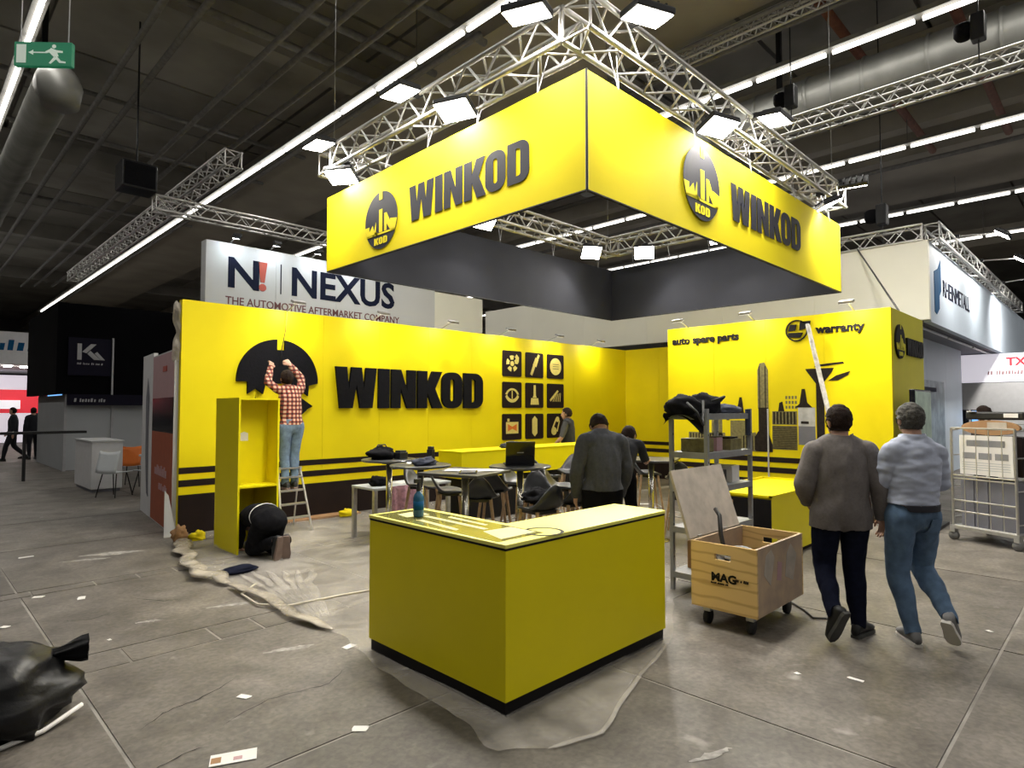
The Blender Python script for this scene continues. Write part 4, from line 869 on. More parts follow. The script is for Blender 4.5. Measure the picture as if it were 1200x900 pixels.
g2 = lump('backpack','second black backpack on the rack top, beside the middle post','bag',rp(.36,.20,1.655),(.16,.15,.125),'blackcloth',4); MB().path([(-.1,-.12,.12),(0,-.2,.16),(.12,-.1,.12)],.012,6).build('handle', M['rubber'], g2, True)
g3 = lump('folded_jacket','dark navy jacket heaped at the right of the rack top','jacket',rp(.72,.18,1.655),(.18,.15,.06),'navycloth',8); MB().grid(lambda a,b: (.06+.10*a,-.20+.02*math.sin(8*a),.04-.26*b),6,6).build('sleeve', M['navycloth'], g3, True)
tag(MB().grid(lambda a,b: tuple(rm @ V((-.035-.02*math.sin(7*b), .02+.40*a, 1.66-.24*b*(.55+.45*math.sin(3.5*a+2.6))))), 10, 10).build('hanging_garment', M['blackcloth'], None, True), 'black garment hanging over the left end of the rack top', 'garment')
box_thing('parts_bin','grey parts bin on the second rack shelf','bin',rp(.16,.18,1.292),0,(.2,.24,.13),'mural_md',bev=.01); box_thing('small_carton','pinkish carton with dark mark on the second rack shelf','box',rp(.42,.16,1.292),.1,(.15,.15,.13),'pink',lid=('mural_dk',.004)); box_thing('parts_tray','yellowish tray of fittings on the second rack shelf','tray',rp(.70,.18,1.292),0,(.24,.26,.11),'mural_md',lid=('mural_dk',.02))
box_thing('spray_carton','white carton on the third rack shelf','box',rp(.72,.18,.972),.1,(.2,.22,.16),'paper',lid=('greyband',.003)); box_thing('drill_case','black tool case on the third rack shelf','case',rp(.32,.18,.972),0,(.34,.26,.14),'darkmetal',lid=('rubber',.02)); box_thing('carton','brown cardboard carton on the fourth rack shelf','box',rp(.4,.18,.592),0,(.4,.28,.22),'cardboard',lid=('paper',.002))
box_thing('carton','brown cardboard carton on the lowest rack shelf','box',rp(.45,.18,.172),0,(.5,.28,.26),'cardboard',lid=('ply_dirty',.002))

# ------------------------------------------------------------------ wooden crate on castors
cr = thing('wooden_crate','open plywood crate on castors with cables inside','crate',(4.53,1.98,0))
cx,cy,z0,z1 = .88,.53,.15,.655; th = .022
def cut_panel(o,u,w,L,name,m):    # side with a slot handle near the top, built as four boards round the hole
    for (a,b,c,d) in ((0,L,0,.385),(0,L/2-.065,.385,.430),(L/2+.065,L,.385,.430),(0,L,.430,.505)):
        MB().prism([(a,c),(b,c),(b,d),(a,d)],o,u,ZP,w,th).build(name, m, cr)
cut_panel((th,0,z0),YP,XN,cy,'front_board',M['ply']); cut_panel((cx,cy,z0),YN,XP,cy,'rear_board',M['ply'])
MB().box(th,cx,0,th,z0,z1).build('side_board', M['plyside'], cr); MB().box(th,cx,cy-th,cy,z0,z1).build('side_board', M['plyside'], cr)
MB().box(th,cx,th,cy-th,z0,z0+.02).build('bottom_board', M['plyside'], cr)
for k,(p,m) in enumerate((([(.10,.30),(.22,.20),(.30,.40),(.24,.47),(.14,.44)],'ply_dirty'),([(.50,.22),(.66,.16),(.74,.36),(.62,.46),(.54,.40)],'ply_dirty'),([(.34,.22),(.42,.2),(.44,.34),(.36,.36)],'pink'))):
    MB().prism(p,(th,0,z0),XP,ZP,YN,.002).build('scuff_sticker', M[m], cr)
text_mesh('lettering','MAG',.085,M['black'],(0,.36,.375),YN,ZP,XN,.002,.004,cr,sx=1.1); smudge('blurred_letter',.11,.022,(0,.17,.395),YN,ZP,XN,'mural_dk',cr,7); smudge('blurred_letter',.14,.014,(0,.36,.352),YN,ZP,XN,'mural_dk',cr,8)
for a in (.10,cx-.10):
    for b in (.09,cy-.09):
        c_ = MB().tube((a,b-.018,.055),(a,b+.018,.055),.055,16).build('castor_wheel', M['rubber'], cr, True); MB().box(a-.03,a+.03,b-.03,b+.03,.10,.15).build('castor_fork', M['steel'], c_)
# lid hinged open on the crate's far long side
ld_ = MB(); o_ = V((0,cy,z1)); tilt = V((0,.17,.53)); ld_.obox(o_+V((cx*.5,.015,0))+tilt*.5*1.0,(cx*.5,0,0),tuple(tilt*.5),(0,.010,-.007)); ld_.build('lid', M['ply_dirty'], cr, bevel=.002)
for x in (.15,.6): MB().box(x-.03,x+.03,cy-.005,cy+.02,z1-.03,z1+.02).build('hinge', M['steel'], cr)
hz = thing('cable_coil','grey cable coil with a thick black hose end in the crate','cable',(4.53+.22,1.98+.27,.172))
for k in range(5): MB().path([(.13*math.cos(t/12*2*PI+k),.13*math.sin(t/12*2*PI+k),.28+.03*k+.012*math.sin(t+k)) for t in range(13)],.013,6).build('coil_loop', M['greypanel'], hz, True)
MB().path([(-.02,.0,.15),(-.05,.05,.35),(-.03,.10,.52),(.03,.14,.66),(.08,.2,.70)],.018,8).build('hose_end', M['cableblk'], hz, True)
lump('cable_bundle','heap of black cable filling the crate bottom','cable',(4.53+.45,1.98+.27,.172),(.33,.18,.17),'cableblk',3)

# ------------------------------------------------------------------ roll cage at right
rc_ = thing('roll_cage','wire roll cage trolley holding cardboard and a white poster','trolley',(9.82,1.67,0),math.radians(-113))
CWd,CD,CH = .74,.72,1.62
for a in (0,CWd):
    for b in (0,CD):
        MB().tube((a,b,.16),(a,b,CH if b else 1.45),.016,8).build('post', M['alu'], rc_)
        w_ = MB().tube((a,b-.02,.06),(a,b+.02,.06),.06,14).build('castor_wheel', M['castor'], rc_, True); MB().box(a-.03,a+.03,b-.035,b+.035,.10,.16).build('castor_fork', M['steel'], w_)
MB().box(-.03,CWd+.03,-.03,CD+.03,.15,.19).build('base_frame', M['steel'], rc_)
for z in (.19,.38,.52,.80,.84,1.45): MB().tube((0,0,z),(CWd,0,z),.011,6).build('cross_rail', M['alu'], rc_)
for k in range(1,5): MB().tube((CWd*k/5,0,.18),(CWd*k/5,0,1.45),.006,6).build('wire', M['alu'], rc_)
for z in (.3,.7,1.1,1.5):
    MB().tube((0,0,min(z,1.42)),(0,CD,z),.008,6).build('side_rail', M['alu'], rc_); MB().tube((CWd,0,min(z,1.42)),(CWd,CD,z),.008,6).build('side_rail', M['alu'], rc_); MB().tube((0,CD,z),(CWd,CD,z),.008,6).build('rear_rail', M['alu'], rc_)
rq = Matrix.Translation((9.82,1.67,0)) @ Matrix.Rotation(math.radians(-113),4,'Z'); R60 = math.radians(-113)
def rcp(*p): return tuple(rq @ V(p))
o = thing('poster_board','white poster board with grey print standing in the roll cage','poster',rcp(.37,.06,.86),R60); MB().box(-.31,.31,0,.02,0,.50).build('board', M['paper'], o)
MB().box(-.22,.22,-.003,0,.36,.44).build('print_block', M['paperprint'], o)
for k in range(3): MB().box(-.27+.19*k,-.12+.19*k,-.003,0,.20,.28).build('print_block', M['paperprint'], o)
for k in range(4): MB().box(-.28,.28,-.002,0,.06+.03*k,.068+.03*k).build('print_line', M['greypanel'], o)
o = thing('grey_boards','grey boards stacked upright in the lower half of the roll cage','boards',rcp(.37,.10,.19),R60)
for k in range(4): MB().box(-.33+.165*k,-.175+.165*k,0,.45,0,.60).build('board', M['greyband'], o)
o = thing('cardboard_pad','brown oval cardboard pad on top inside the roll cage','cardboard',rcp(.37,.20,1.36),R60); MB().prism([(.34*math.cos(2*PI*k/24),.10+.095*math.sin(2*PI*k/24)) for k in range(24)],(0,0,0),XP,ZP,YN,.05).build('pad', M['cardboard'], o); MB().box(-.02,.20,-.056,-.05,.07,.17).build('address_label', M['ply_dirty'], o); MB().box(-.33,.33,0,.3,-.50,-.01).build('dark_carton', M['stripe'], o)
o = thing('dark_panel_case','dark flat case lying across the roll cage top','case',rcp(.37,.38,1.56),R60); MB().box(-.34,.34,-.14,.14,0,.10).build('body', M['darkmetal'], o, bevel=.02); MB().lathe([(.05,0),(.05,.01)],(-.26,-.145,.10),12).build('round_sticker', M['paper'], o); MB().box(.12,.28,-.146,-.14,.03,.08).build('sticker', M['paper'], o)
# TV stand by the cabin side
tv = thing('television','television on a stand beside the cabin\'s side wall','television',(10.75,2.15,0)); MB().box(-.55,.45,0,.07,1.15,1.98).build('casing', M['screenblk'], tv, bevel=.01); MB().box(-.52,.42,-.006,0,1.18,1.95).build('display', M['screenscene'], tv); MB().tube((-.05,.04,.04),(-.05,.04,1.2),.04,10).build('pole', M['darkmetal'], tv); MB().box(-.4,.3,-.22,.28,0,.04).build('base', M['darkmetal'], tv)
# ------------------------------------------------------------------ floor clutter
def outline():
    P = [(2.78,8.98),(2.50,7.9),(2.26,6.55),(2.36,5.8),(2.37,4.95),(2.42,4.2),(2.28,3.5),(2.24,2.6),(2.14,2.30),(2.40,2.08),(2.66,1.98),(2.9,2.08),(3.4,2.24),(4.1,2.42),(4.9,2.9),(6.4,3.2),(6.8,4.2),(8.6,6.2),(10.2,6.8),(10.2,9.0)]
    return P
def inside(x,y,P):
    r = False; j = len(P)-1
    for i in range(len(P)):
        if (P[i][1]>y)!=(P[j][1]>y) and x < (P[j][0]-P[i][0])*(y-P[i][1])/(P[j][1]-P[i][1])+P[i][0]: r = not r
        j = i
    return r
P_ = outline(); b = MB(); st_ = .07; idx = {}; nx_,ny_ = int(8.3/st_),int(7.2/st_)
def fz(x,y):
    h = .010+.012*mnoise.noise(V((x*1.3,y*1.3,0)))+.014*abs(mnoise.noise(V((x*.9+y*2.2,y*.7,5))))+.02*max(0,.22-abs(mnoise.noise(V((x*1.1-y*.6,x*.5+y*.8,9)))))
    return max(.003,h)
def fv(i,j):
    if (i,j) not in idx:
        x = 2.1+i*st_; y = 1.92+j*st_; idx[(i,j)] = len(b.v); b.v.append((x,y,fz(x,y)))
    return idx[(i,j)]
for i in range(nx_):
    for j in range(ny_):
        if inside(2.1+(i+.5)*st_,1.92+(j+.5)*st_,P_): b.f.append((fv(i,j),fv(i+1,j),fv(i+1,j+1),fv(i,j+1))); b.m.append(0)
from collections import Counter
ec = Counter(tuple(sorted((f[i],f[(i+1)%4]))) for f in b.f for i in range(4))
def snap(x,y):
    bd = 1e9
    for i in range(len(P_)):
        a,c = V((*P_[i],0)),V((*P_[(i+1)%len(P_)],0)); t = max(0,min(1,(V((x,y,0))-a).dot(c-a)/(c-a).length_squared)); q_ = a.lerp(c,t); d_ = (q_-V((x,y,0))).length
        if d_ < bd: bd = d_; bq = q_
    return bq
for v in {v for e_,n_ in ec.items() if n_ == 1 for v in e_}:
    x,y,z = b.v[v]; q_ = snap(x,y); b.v[v] = (q_.x+.035*mnoise.noise(V((q_.x*4,q_.y*4,1))),q_.y+.035*mnoise.noise(V((q_.x*4,q_.y*4,8))),.004+.016*abs(mnoise.noise(V((q_.x*5,q_.y*5,3)))))
tag(b.build('dust_sheet', M['film'], None, True), 'translucent plastic dust sheet spread over the booth floor', 'plastic sheet')
def crumple(label, pts, r, seed, m='filmroll'):
    b = MB(); n = 12; pts = [V(p) for p in pts]; vs = []; K = []
    for a,c in zip(pts,pts[1:]):
        for k in range(14): K.append(a.lerp(c,k/14))
    for i,p in enumerate(K):
        t = (K[min(i+1,len(K)-1)]-K[max(i-1,0)]).normalized(); s = t.cross(ZP)
        for j in range(n):
            an = 2*PI*j/n; rr = r*(.9+.55*mnoise.noise(V((i*.13,j*1.1,seed)))+.45*mnoise.noise(V((i*.35,j*2.1,seed+5)))+.25*math.sin(j*PI+i*.15))*min(1,.25+i*.18,.25+(len(K)-1-i)*.18)
            q_ = p+s*(math.cos(an)*rr*2.2+r*1.6*mnoise.noise(V((i*.21,seed,2))))+ZP*(math.sin(an)*rr*.62); q_.z = max(.002,q_.z+rr*.25); vs.append(q_)
    fs = [(i*n+j,i*n+(j+1)%n,(i+1)*n+(j+1)%n,(i+1)*n+j) for i in range(len(K)-1) for j in range(n)]
    o = b.add(vs,fs).build('bunched_film', M[m], None, True); k_ = o.modifiers.new('s','SMOOTH'); k_.iterations = 3; k_.factor = .5
    tag(o, label, 'plastic film', 'rolled up edges of the dust sheet')
crumple('thick bunched film edge left of the tall shelf unit', [(2.72,8.85,.03),(2.42,7.8,.04),(2.22,6.75,.05),(2.34,6.1,.03)], .044, 1)
crumple('bunched film edge between the shelf unit and the counter', [(2.30,6.1,.04),(2.38,5.5,.04),(2.34,4.9,.03),(2.42,4.3,.02)], .026, 2)
crumple('flat creased film ridge before the counter\'s right corner', [(2.35,2.1,.008),(2.66,2.0,.01),(3.3,2.22,.01),(4.05,2.42,.008)], .008, 3,'film')
for k in range(6):
    a = [(2.55+.12*k,6.6-.1*k,.015),(2.50+.07*k,5.6,.02),(2.44+.02*k,4.6,.012)]
    crumple(('first','second','third','fourth','fifth','sixth')[k]+' long fold in the sheet left of the counter, counted from its edge', a, .014+.004*(k%3), 10+k, 'film')
tag(MB().path([(2.52,6.0,.02),(2.28,5.75,.02),(2.26,5.35,.02),(2.42,5.1,.03),(2.9,5.05,.03),(3.4,4.95,.03),(3.7,4.5,.03)],.010,6).build('power_cable', M['cable'], None, True), 'white power cable looping over the dust sheet', 'cable')
tag(MB().path([(5.6,2.15,.012),(5.45,1.98,.012),(5.30,1.86,.012),(5.42,1.7,.012),(5.25,1.62,.012)],.009,6).build('floor_cable', M['cableblk'], None, True), 'short black cable on the floor beside the crate', 'cable')
lump('tool_heap','dark tools lying beside the kneeling person','tools',(2.56,6.55,.02),(.20,.10,.04),'navytrousers',12)
lump('crumpled_paper','crumpled paper bag at the foot of the long wall','paper',(2.62,8.62,.02),(.09,.08,.12),'cardboard',21,sharp=.5); lump('yellow_scrap','crumpled yellow film scrap beside the shelf unit','film scrap',(2.80,8.50,.02),(.09,.07,.07),'yellow',22,sharp=.5)
lump('yellow_scrap','crumpled yellow film scrap at the wall right of the stepladder','film scrap',(5.1,8.75,.02),(.14,.07,.07),'yellow',27,sharp=.5)
tag(MB().box(3.5,5.4,8.86,9.10,.0,.035).build('timber_plank', M['cardboard'], None, bevel=.004), 'brown plank lying along the wall behind the stepladder', 'plank')
# bin bag at left edge
bb = thing('bin_bag','black bin bag with a knotted neck at the left edge','bag',(.34,4.42,0))
n = 30; vs = []
for j in range(n+1):
    for i in range(n):
        thh = PI*j/n; ph = 2*PI*i/n; d = V((math.sin(thh)*math.cos(ph),math.sin(thh)*math.sin(ph),math.cos(thh)))
        k = 1+.22*mnoise.noise(d*1.6+V((2,0,0)))+.10*mnoise.noise(d*5)+.05*mnoise.noise(d*11)
        p = V((d.x*.44*k,d.y*.46*k,d.z*.27*k)); p.z = max(p.z,-.15)+.15; vs.append(p)
MB().add(vs,[(j*n+i,j*n+(i+1)%n,(j+1)*n+(i+1)%n,(j+1)*n+i) for j in range(n) for i in range(n)]).build('body', M['blackbag'], bb, True)
def nk(a,b):
    an = 2*PI*a; r = (.055+.02*b)*(.75+.25*math.sin(an*6+2+3*b))*(1.3-.9*math.sin(PI*min(1,b*1.2))*.5); return (.24+.26*b+.2*r*math.cos(an), .04-.14*b+r*math.cos(an)*.8, .27+.05*b+r*math.sin(an)*.8)
MB().grid(nk,20,8).build('knotted_neck', M['blackbag'], bb, True)
tag(MB().path([(.42,4.02,.012),(.60,4.06,.02),(.79,4.19,.05)],.013,6).build('plastic_strip', M['paper'], None, True), 'long pale plastic strip in front of the bin bag', 'strip')
def scrap(label, x, y, rz, w, h, m='paper', seed=0, group='paper scraps littering the concrete floor'):
    rr = random.Random(seed); P = [(w*(.5+.12*rr.random())*a,h*(.5+.15*rr.random())*b_) for a,b_ in ((-1,-1),(0.1,-1.05),(1,-1),(1.05,.2),(1,1),(-.2,1.05),(-1,1))]
    o = MB().prism(P,(0,0,.001),XP,YP,ZP,.003).build('paper_scrap', M[m], None, loc=(x,y,0), rz=rz); return tag(o,label,'paper',group)
fl = thing('ticket_flyer','printed pink and white flyer lying at the bottom edge','flyer',(1.22,3.14,0),math.radians(-24)); MB().box(-.105,.105,-.052,.052,.001,.004).build('sheet', M['paper'], fl); MB().box(-.10,-.055,-.03,.02,.004,.005).build('print_block', M['cardboard'], fl); MB().box(.0,.04,-.03,.0,.004,.005).build('print_block', M['pink'], fl)
import sys
#@@PART4
for k,(x,y,w,h,l) in enumerate(((1.12,9.0,.12,.05,'white paper scrap far left on the aisle floor'),(1.24,6.71,.09,.05,'white paper scrap beside the near trench covers at left'),(.97,7.02,.07,.05,'small white scrap on the far trench covers at left'),
    (1.8,2.94,.05,.07,'white rectangular label on the floor left of the counter'),(1.51,3.75,.07,.04,'torn white scrap near the floor crack'),(2.35,4.0,.08,.05,'white scrap by the counter\'s left end'),(4.32,1.27,.08,.025,'thin white scrap before the walking men'),(4.15,1.56,.03,.03,'tiny white scrap before the crate'),
    (5.97,.81,.04,.03,'tiny white scrap right of the man in jeans'),(.66,6.25,.05,.04,'white scrap on the left floor edge behind the bin bag'),(.62,5.69,.09,.06,'larger white scrap on the left floor edge above the bin bag'),(1.17,5.36,.03,.02,'tiny white scrap by the row of trench covers'))):
    scrap(l,x,y,k*1.3,w,h,seed=k)
tag(MB().prism([(0,0),(.10,0),(.02,.55),(0,.56)],(.90,10.6,0),V((1,-.2,0)),ZP,YN,.02).build('board_offcut', M['ply_dirty'], None), 'pale board standing at the left picture edge', 'board')

# ------------------------------------------------------------------ people
def tubeprim(pts, radii, ref, n=16):
    pts = [V(p) for p in pts]; rad = [(r,r) if not isinstance(r,(tuple,list)) else r for r in radii]
    t0 = (pts[1]-pts[0]).normalized(); t1 = (pts[-1]-pts[-2]).normalized()
    a,b = rad[0]; c,d = rad[-1]; m0 = min(a,b); m1 = min(c,d)
    P = [pts[0]-t0*m0*.92, pts[0]-t0*m0*.65]+pts+[pts[-1]+t1*m1*.65, pts[-1]+t1*m1*.92]
    Rd = [(a*.38,b*.38),(a*.76,b*.76)]+rad+[(c*.76,d*.76),(c*.38,d*.38)]
    vs = []; k = len(P)
    for i,p in enumerate(P):
        t = (P[min(i+1,k-1)]-P[max(i-1,0)]).normalized(); s = V(ref)-t*V(ref).dot(t); s.normalize(); w = t.cross(s)
        vs += [p+s*Rd[i][0]*math.cos(2*PI*j/n)+w*Rd[i][1]*math.sin(2*PI*j/n) for j in range(n)]
    fs = [(i*n+j,i*n+(j+1)%n,(i+1)*n+(j+1)%n,(i+1)*n+j) for i in range(k-1) for j in range(n)]+[tuple(range(n))[::-1],tuple((k-1)*n+j for j in range(n))]
    sm = []
    for i in range(len(pts)-1):
        for q_ in range(5):
            f = q_/5; sm.append((*pts[i].lerp(pts[i+1],f), (sum(rad[i])*(1-f)+sum(rad[i+1])*f)/2))
    sm.append((*pts[-1],sum(rad[-1])/2)); return vs,fs,sm
def ellprim(c, ax, n=16):
    c = V(c); vs = []; U,Vv,Wv = [V(a) for a in ax]; m = n//2
    for j in range(1,m):
        th = PI*j/m
        vs += [c+(U*math.cos(2*PI*i/n)+Vv*math.sin(2*PI*i/n))*math.sin(th)+Wv*math.cos(th) for i in range(n)]
    k = m-1; fs = [(j*n+i,(j+1)*n+i,(j+1)*n+(i+1)%n,j*n+(i+1)%n) for j in range(k-1) for i in range(n)]
    vs += [c+Wv,c-Wv]; fs += [(k*n,i,(i+1)%n) for i in range(n)]+[(k*n+1,(k-1)*n+(i+1)%n,(k-1)*n+i) for i in range(n)]
    return vs,fs,[(*c,(U.length+Vv.length+Wv.length)/3)]
STAND = dict(pelvis=(0,0,.97), waist=(0,-.005,1.10), chest=(0,.0,1.30), neckb=(0,-.015,1.46), head=(0,.02,1.625), hf=(0,1,0), hu=(0,0,1),
  shL=(-.175,-.01,1.42), shR=(.175,-.01,1.42), elL=(-.225,-.03,1.14), elR=(.225,-.03,1.14), wrL=(-.23,.04,.90), wrR=(.23,.04,.90),
  hipL=(-.095,0,.93), hipR=(.095,0,.93), knL=(-.10,.02,.50), knR=(.10,.02,.50), anL=(-.10,-.02,.09), anR=(.10,-.02,.09), ftL=(-.12,.9,0), ftR=(.12,.9,0), palmL=(1,0,0), palmR=(-1,0,0))
def person(label, loc, heading, J={}, wear=(), hair='hair_brown', shoe=('shoe_black','sole'), vox=.008, curl=.5, bulk=1.0, hairlen=-.075, shoes=True, eyes=True, group=None, face=True):
    """heading: compass angle (degrees from +X) the person faces; joints in local metres, +Y forward."""
    j = dict(STAND); j.update(J); j = {k:V(v) for k,v in j.items()}
    root = thing('person', label, 'person', loc, math.radians(heading-90), group)
    prims = []
    def T(tagn, pts, rad, ref): prims.append((tagn,)+tubeprim(pts,rad,ref))
    def E(tagn, c, ax): prims.append((tagn,)+ellprim(c,ax))
    lat = (j['shR']-j['shL']).normalized(); hl = (j['hipR']-j['hipL']).normalized(); B = bulk
    pel,wai,che,nb = j['pelvis'],j['waist'],j['chest'],j['neckb']
    hipm = (j['hipL']+j['hipR'])/2
    T('pelvis',[hipm.lerp(pel,-.3),pel,pel.lerp(wai,.7)],[(.150*B,.110*B),(.160*B,.115*B),(.148*B,.108*B)],hl)
    T('torso',[pel.lerp(wai,.6),wai,wai.lerp(che,.5),che,che.lerp(nb,.5),che.lerp(nb,.85)],[(.148*B,.108*B),(.156*B,.110*B),(.162*B,.115*B),(.168*B,.116*B),(.158*B,.098*B),(.095*B,.070*B)],lat)
    sm0 = (j['shL']+j['shR'])/2
    T('torso',[j['shL'].lerp(sm0,.04),sm0-V((0,.0,.01)),j['shR'].lerp(sm0,.04)],[.055*B,.075*B,.055*B],V((0,1,0)))
    T('torso',[j['shL'].lerp(nb,.35)+V((0,0,.012)),nb+V((0,0,.012)),j['shR'].lerp(nb,.35)+V((0,0,.012))],[.040*B,.050*B,.040*B],V((0,1,0)))
    hd,hf,hu = j['head'],j['hf'].normalized(),j['hu'].normalized(); hr = hf.cross(hu).normalized(); hu = hr.cross(hf)
    T('neck',[nb-V((0,0,.03)),hd-hu*.06-hf*.015],[.060*B,.055*B],lat)
    E('head',hd+hu*.015-hf*.005,(hr*.077,hf*.096,hu*.103)); E('head',hd-hu*.05+hf*.022,(hr*.058,hf*.068,hu*.066)); E('head',hd-hu*.088+hf*.062,(hr*.026,hf*.022,hu*.022))
    if face:
        E('head',hd-hu*.022+hf*.098,(hr*.013,hf*.020,hu*.026)); E('head',hd-hu*.066+hf*.085,(hr*.026,hf*.012,hu*.007)); E('head',hd+hu*.022+hf*.078,(hr*.050,hf*.014,hu*.010))
        for s in (-1,1): E('ear',hd-hu*.012+hr*s*.080-hf*.006,(hr*.012,hf*.021,hu*.032))
    for S,s in (('L',-1),('R',1)):
        sh,el,wr = j['sh'+S],j['el'+S],j['wr'+S]
        T('arm'+S,[sh,sh.lerp(el,.5),el],[.050*B,.049*B,.043*B],V((.3,1,.2))); T('fore'+S,[el,el.lerp(wr,.35),wr],[.046*B,.044*B,.029],V((.3,1,.2)))
        d = (wr-el).normalized(); pn = j['palm'+S]; pn = (pn-d*pn.dot(d)).normalized(); sd = d.cross(pn)*s   # sd points to the thumb side
        if vox < .013:
            T('hand'+S,[wr-d*.01,wr+d*.035,wr+d*.085],[(.026,.020),(.038,.017),(.042,.014)],sd)
            for q_,(off,ln) in enumerate(((.033,.072),(.0115,.080),(-.0115,.074),(-.033,.058))):
                b0 = wr+d*.085+sd*off; c1 = (d*math.cos(curl*.6)+pn*math.sin(curl*.6)); c2 = (d*math.cos(curl*1.7)+pn*math.sin(curl*1.7))
                b1 = b0+c1*ln*.5+sd*off*.10; b2 = b1+c2*ln*.5; T('hand'+S,[b0-d*.012,b1,b2],[.0098,.0088,.0075],sd)
            t0 = wr+d*.025+sd*.034; t1 = t0+(d*.7+sd*.55+pn*.25).normalized()*.042; t2 = t1+(d*.9+sd*.05+pn*.35).normalized()*.034
            T('hand'+S,[t0-sd*.012,t1,t2],[.014,.0115,.009],pn)
        else: T('hand'+S,[wr,wr+d*.06,wr+d*.15],[(.03,.022),(.042,.02),(.03,.016)],sd)
        hp,kn,an = j['hip'+S],j['kn'+S],j['an'+S]
        T('leg'+S,[hp,hp.lerp(kn,.45),kn],[.092*B,.080*B,.058*B],V((1,0,0))); T('calf'+S,[kn,kn.lerp(an,.33),kn.lerp(an,.75),an],[.058*B,.060*B,.044*B,.040],V((1,0,0)))
        fd = j['ft'+S].normalized(); fs_ = fd.cross(ZP); fs_ = fs_.normalized() if fs_.length > .05 else V((1,0,0)); fu = fs_.cross(fd)
        T('foot'+S,[an-fu*.025-fd*.02,an+fd*.06-fu*.045,an+fd*.13-fu*.058],[.034,.030,.020],fs_)
    vs = []; fs = []; SP = []; names = []
    for p in prims:
        o = len(vs); vs += [tuple(x) for x in p[1]]; fs += [tuple(i+o for i in f) for f in p[2]]
        if p[0] not in names: names.append(p[0])
        SP += [(*s_,names.index(p[0])) for s_ in p[3]]
    me = bpy.data.meshes.new('raw'); me.from_pydata(vs,[],fs); tmp = bpy.data.objects.new('raw',me); C.objects.link(tmp)
    md = tmp.modifiers.new('r','REMESH'); md.mode = 'VOXEL'; md.voxel_size = vox; md.adaptivity = 0
    sm_ = tmp.modifiers.new('s','SMOOTH'); sm_.iterations = 2 if vox < .012 else 1; sm_.factor = .5
    bpy.context.view_layer.update()
    body = bpy.data.meshes.new_from_object(tmp.evaluated_get(bpy.context.evaluated_depsgraph_get())); body.name = 'body'
    bpy.data.objects.remove(tmp); bpy.data.meshes.remove(me)
    body.materials.clear(); body.materials.append(M['skin']); body.polygons.foreach_set('use_smooth',[True]*len(body.polygons))
    link_mesh('body', body, root)
    nv = len(body.vertices); co = np.empty(nv*3); body.vertices.foreach_get('co',co); co = co.reshape(-1,3)
    nr = np.empty(nv*3); body.vertex_normals.foreach_get('vector',nr); nr = nr.reshape(-1,3)
    SPa = np.array(SP); best = np.full(nv,1e9); tg = np.zeros(nv,int)
    for s_ in SPa:
        dd = np.sqrt(((co-s_[:3])**2).sum(1))-s_[3]; k = dd < best; best[k] = dd[k]; tg[k] = int(s_[4])
    soft = [names.index(x) for x in names if x[:4] in ('tors','pelv','armL','armR','fore','legL','legR','calf')]; sv = np.isin(tg, soft)
    ed = np.empty(len(body.edges)*2,int); body.edges.foreach_get('vertices',ed); ed = ed.reshape(-1,2); deg = np.bincount(ed.ravel(),minlength=nv)[:,None]
    for _ in range(int(.26/vox)):
        acc = np.stack([np.bincount(ed[:,0],co[ed[:,1],k],nv)+np.bincount(ed[:,1],co[ed[:,0],k],nv) for k in range(3)],1)/deg
        co[sv] = co[sv]*.4+acc[sv]*.6
    body.vertices.foreach_set('co',co.ravel()); body.update()
    n2 = np.empty(nv*3); body.vertex_normals.foreach_get('vector',n2); nr = n2.reshape(-1,3)
    np_ = len(body.polygons); lv = np.empty(len(body.loops),int); body.loops.foreach_get('vertex_index',lv)
    polys = [tuple(p.vertices) for p in body.polygons]
    pf = np.array([p[0] for p in polys]); fc = np.array([co[list(p)].mean(0) for p in polys]) if np_ < 400000 else co[pf]
    ft_ = tg[pf]
    def garment(name, sel, m, off, amp=.0, fs_=9., th=.004, parent=root, stretch=(1,1,1)):
        ids = np.nonzero(sel)[0]
        if len(ids) == 0: return None
        used = sorted({v for i in ids for v in polys[i]}); mp = {v:i for i,v in enumerate(used)}
        P = []
        for v in used:
            c = co[v]; w = 0
            if amp:
                q_ = V((c[0]*fs_*stretch[0],c[1]*fs_*stretch[1],c[2]*fs_*stretch[2])); w = amp*(mnoise.noise(q_+V((3.1,0,0)))+.6*mnoise.noise(q_*2.3))
                w += amp*.9*(1-abs(mnoise.noise(q_*.7+V((0,7,0))))*2.2)*.5
            P.append(tuple(c+nr[v]*(off+max(w,-off*.6))))
        g = bpy.data.meshes.new(name); g.from_pydata(P,[],[tuple(mp[v] for v in polys[i]) for i in ids]); g.materials.append(M[m]); g.polygons.foreach_set('use_smooth',[True]*len(ids)); g.update()
        bm = bmesh.new(); bm.from_mesh(g)
        bv = [v for v in bm.verts if v.is_boundary]
        for _ in range(4): bmesh.ops.smooth_vert(bm, verts=bv, factor=.5, use_axis_x=True, use_axis_y=True, use_axis_z=True)
        bm.to_mesh(g); bm.free()
        o = link_mesh(name, g, parent); s_ = o.modifiers.new('t','SOLIDIFY'); s_.thickness = th; s_.offset = -1; return o
    TG = lambda *n: np.isin(ft_, [names.index(x) for x in n if x in names])
    ctx = dict(TG=TG, c=fc, j=j, np=np)
    for (nm,fn,m,off,amp,st_) in wear: garment(nm, fn(ctx), m, off, amp, stretch=st_)
    r_ = fc-np.array(hd); h_ = r_@np.array(hu); f_ = r_@np.array(hf); l_ = np.abs(r_@np.array(hr))
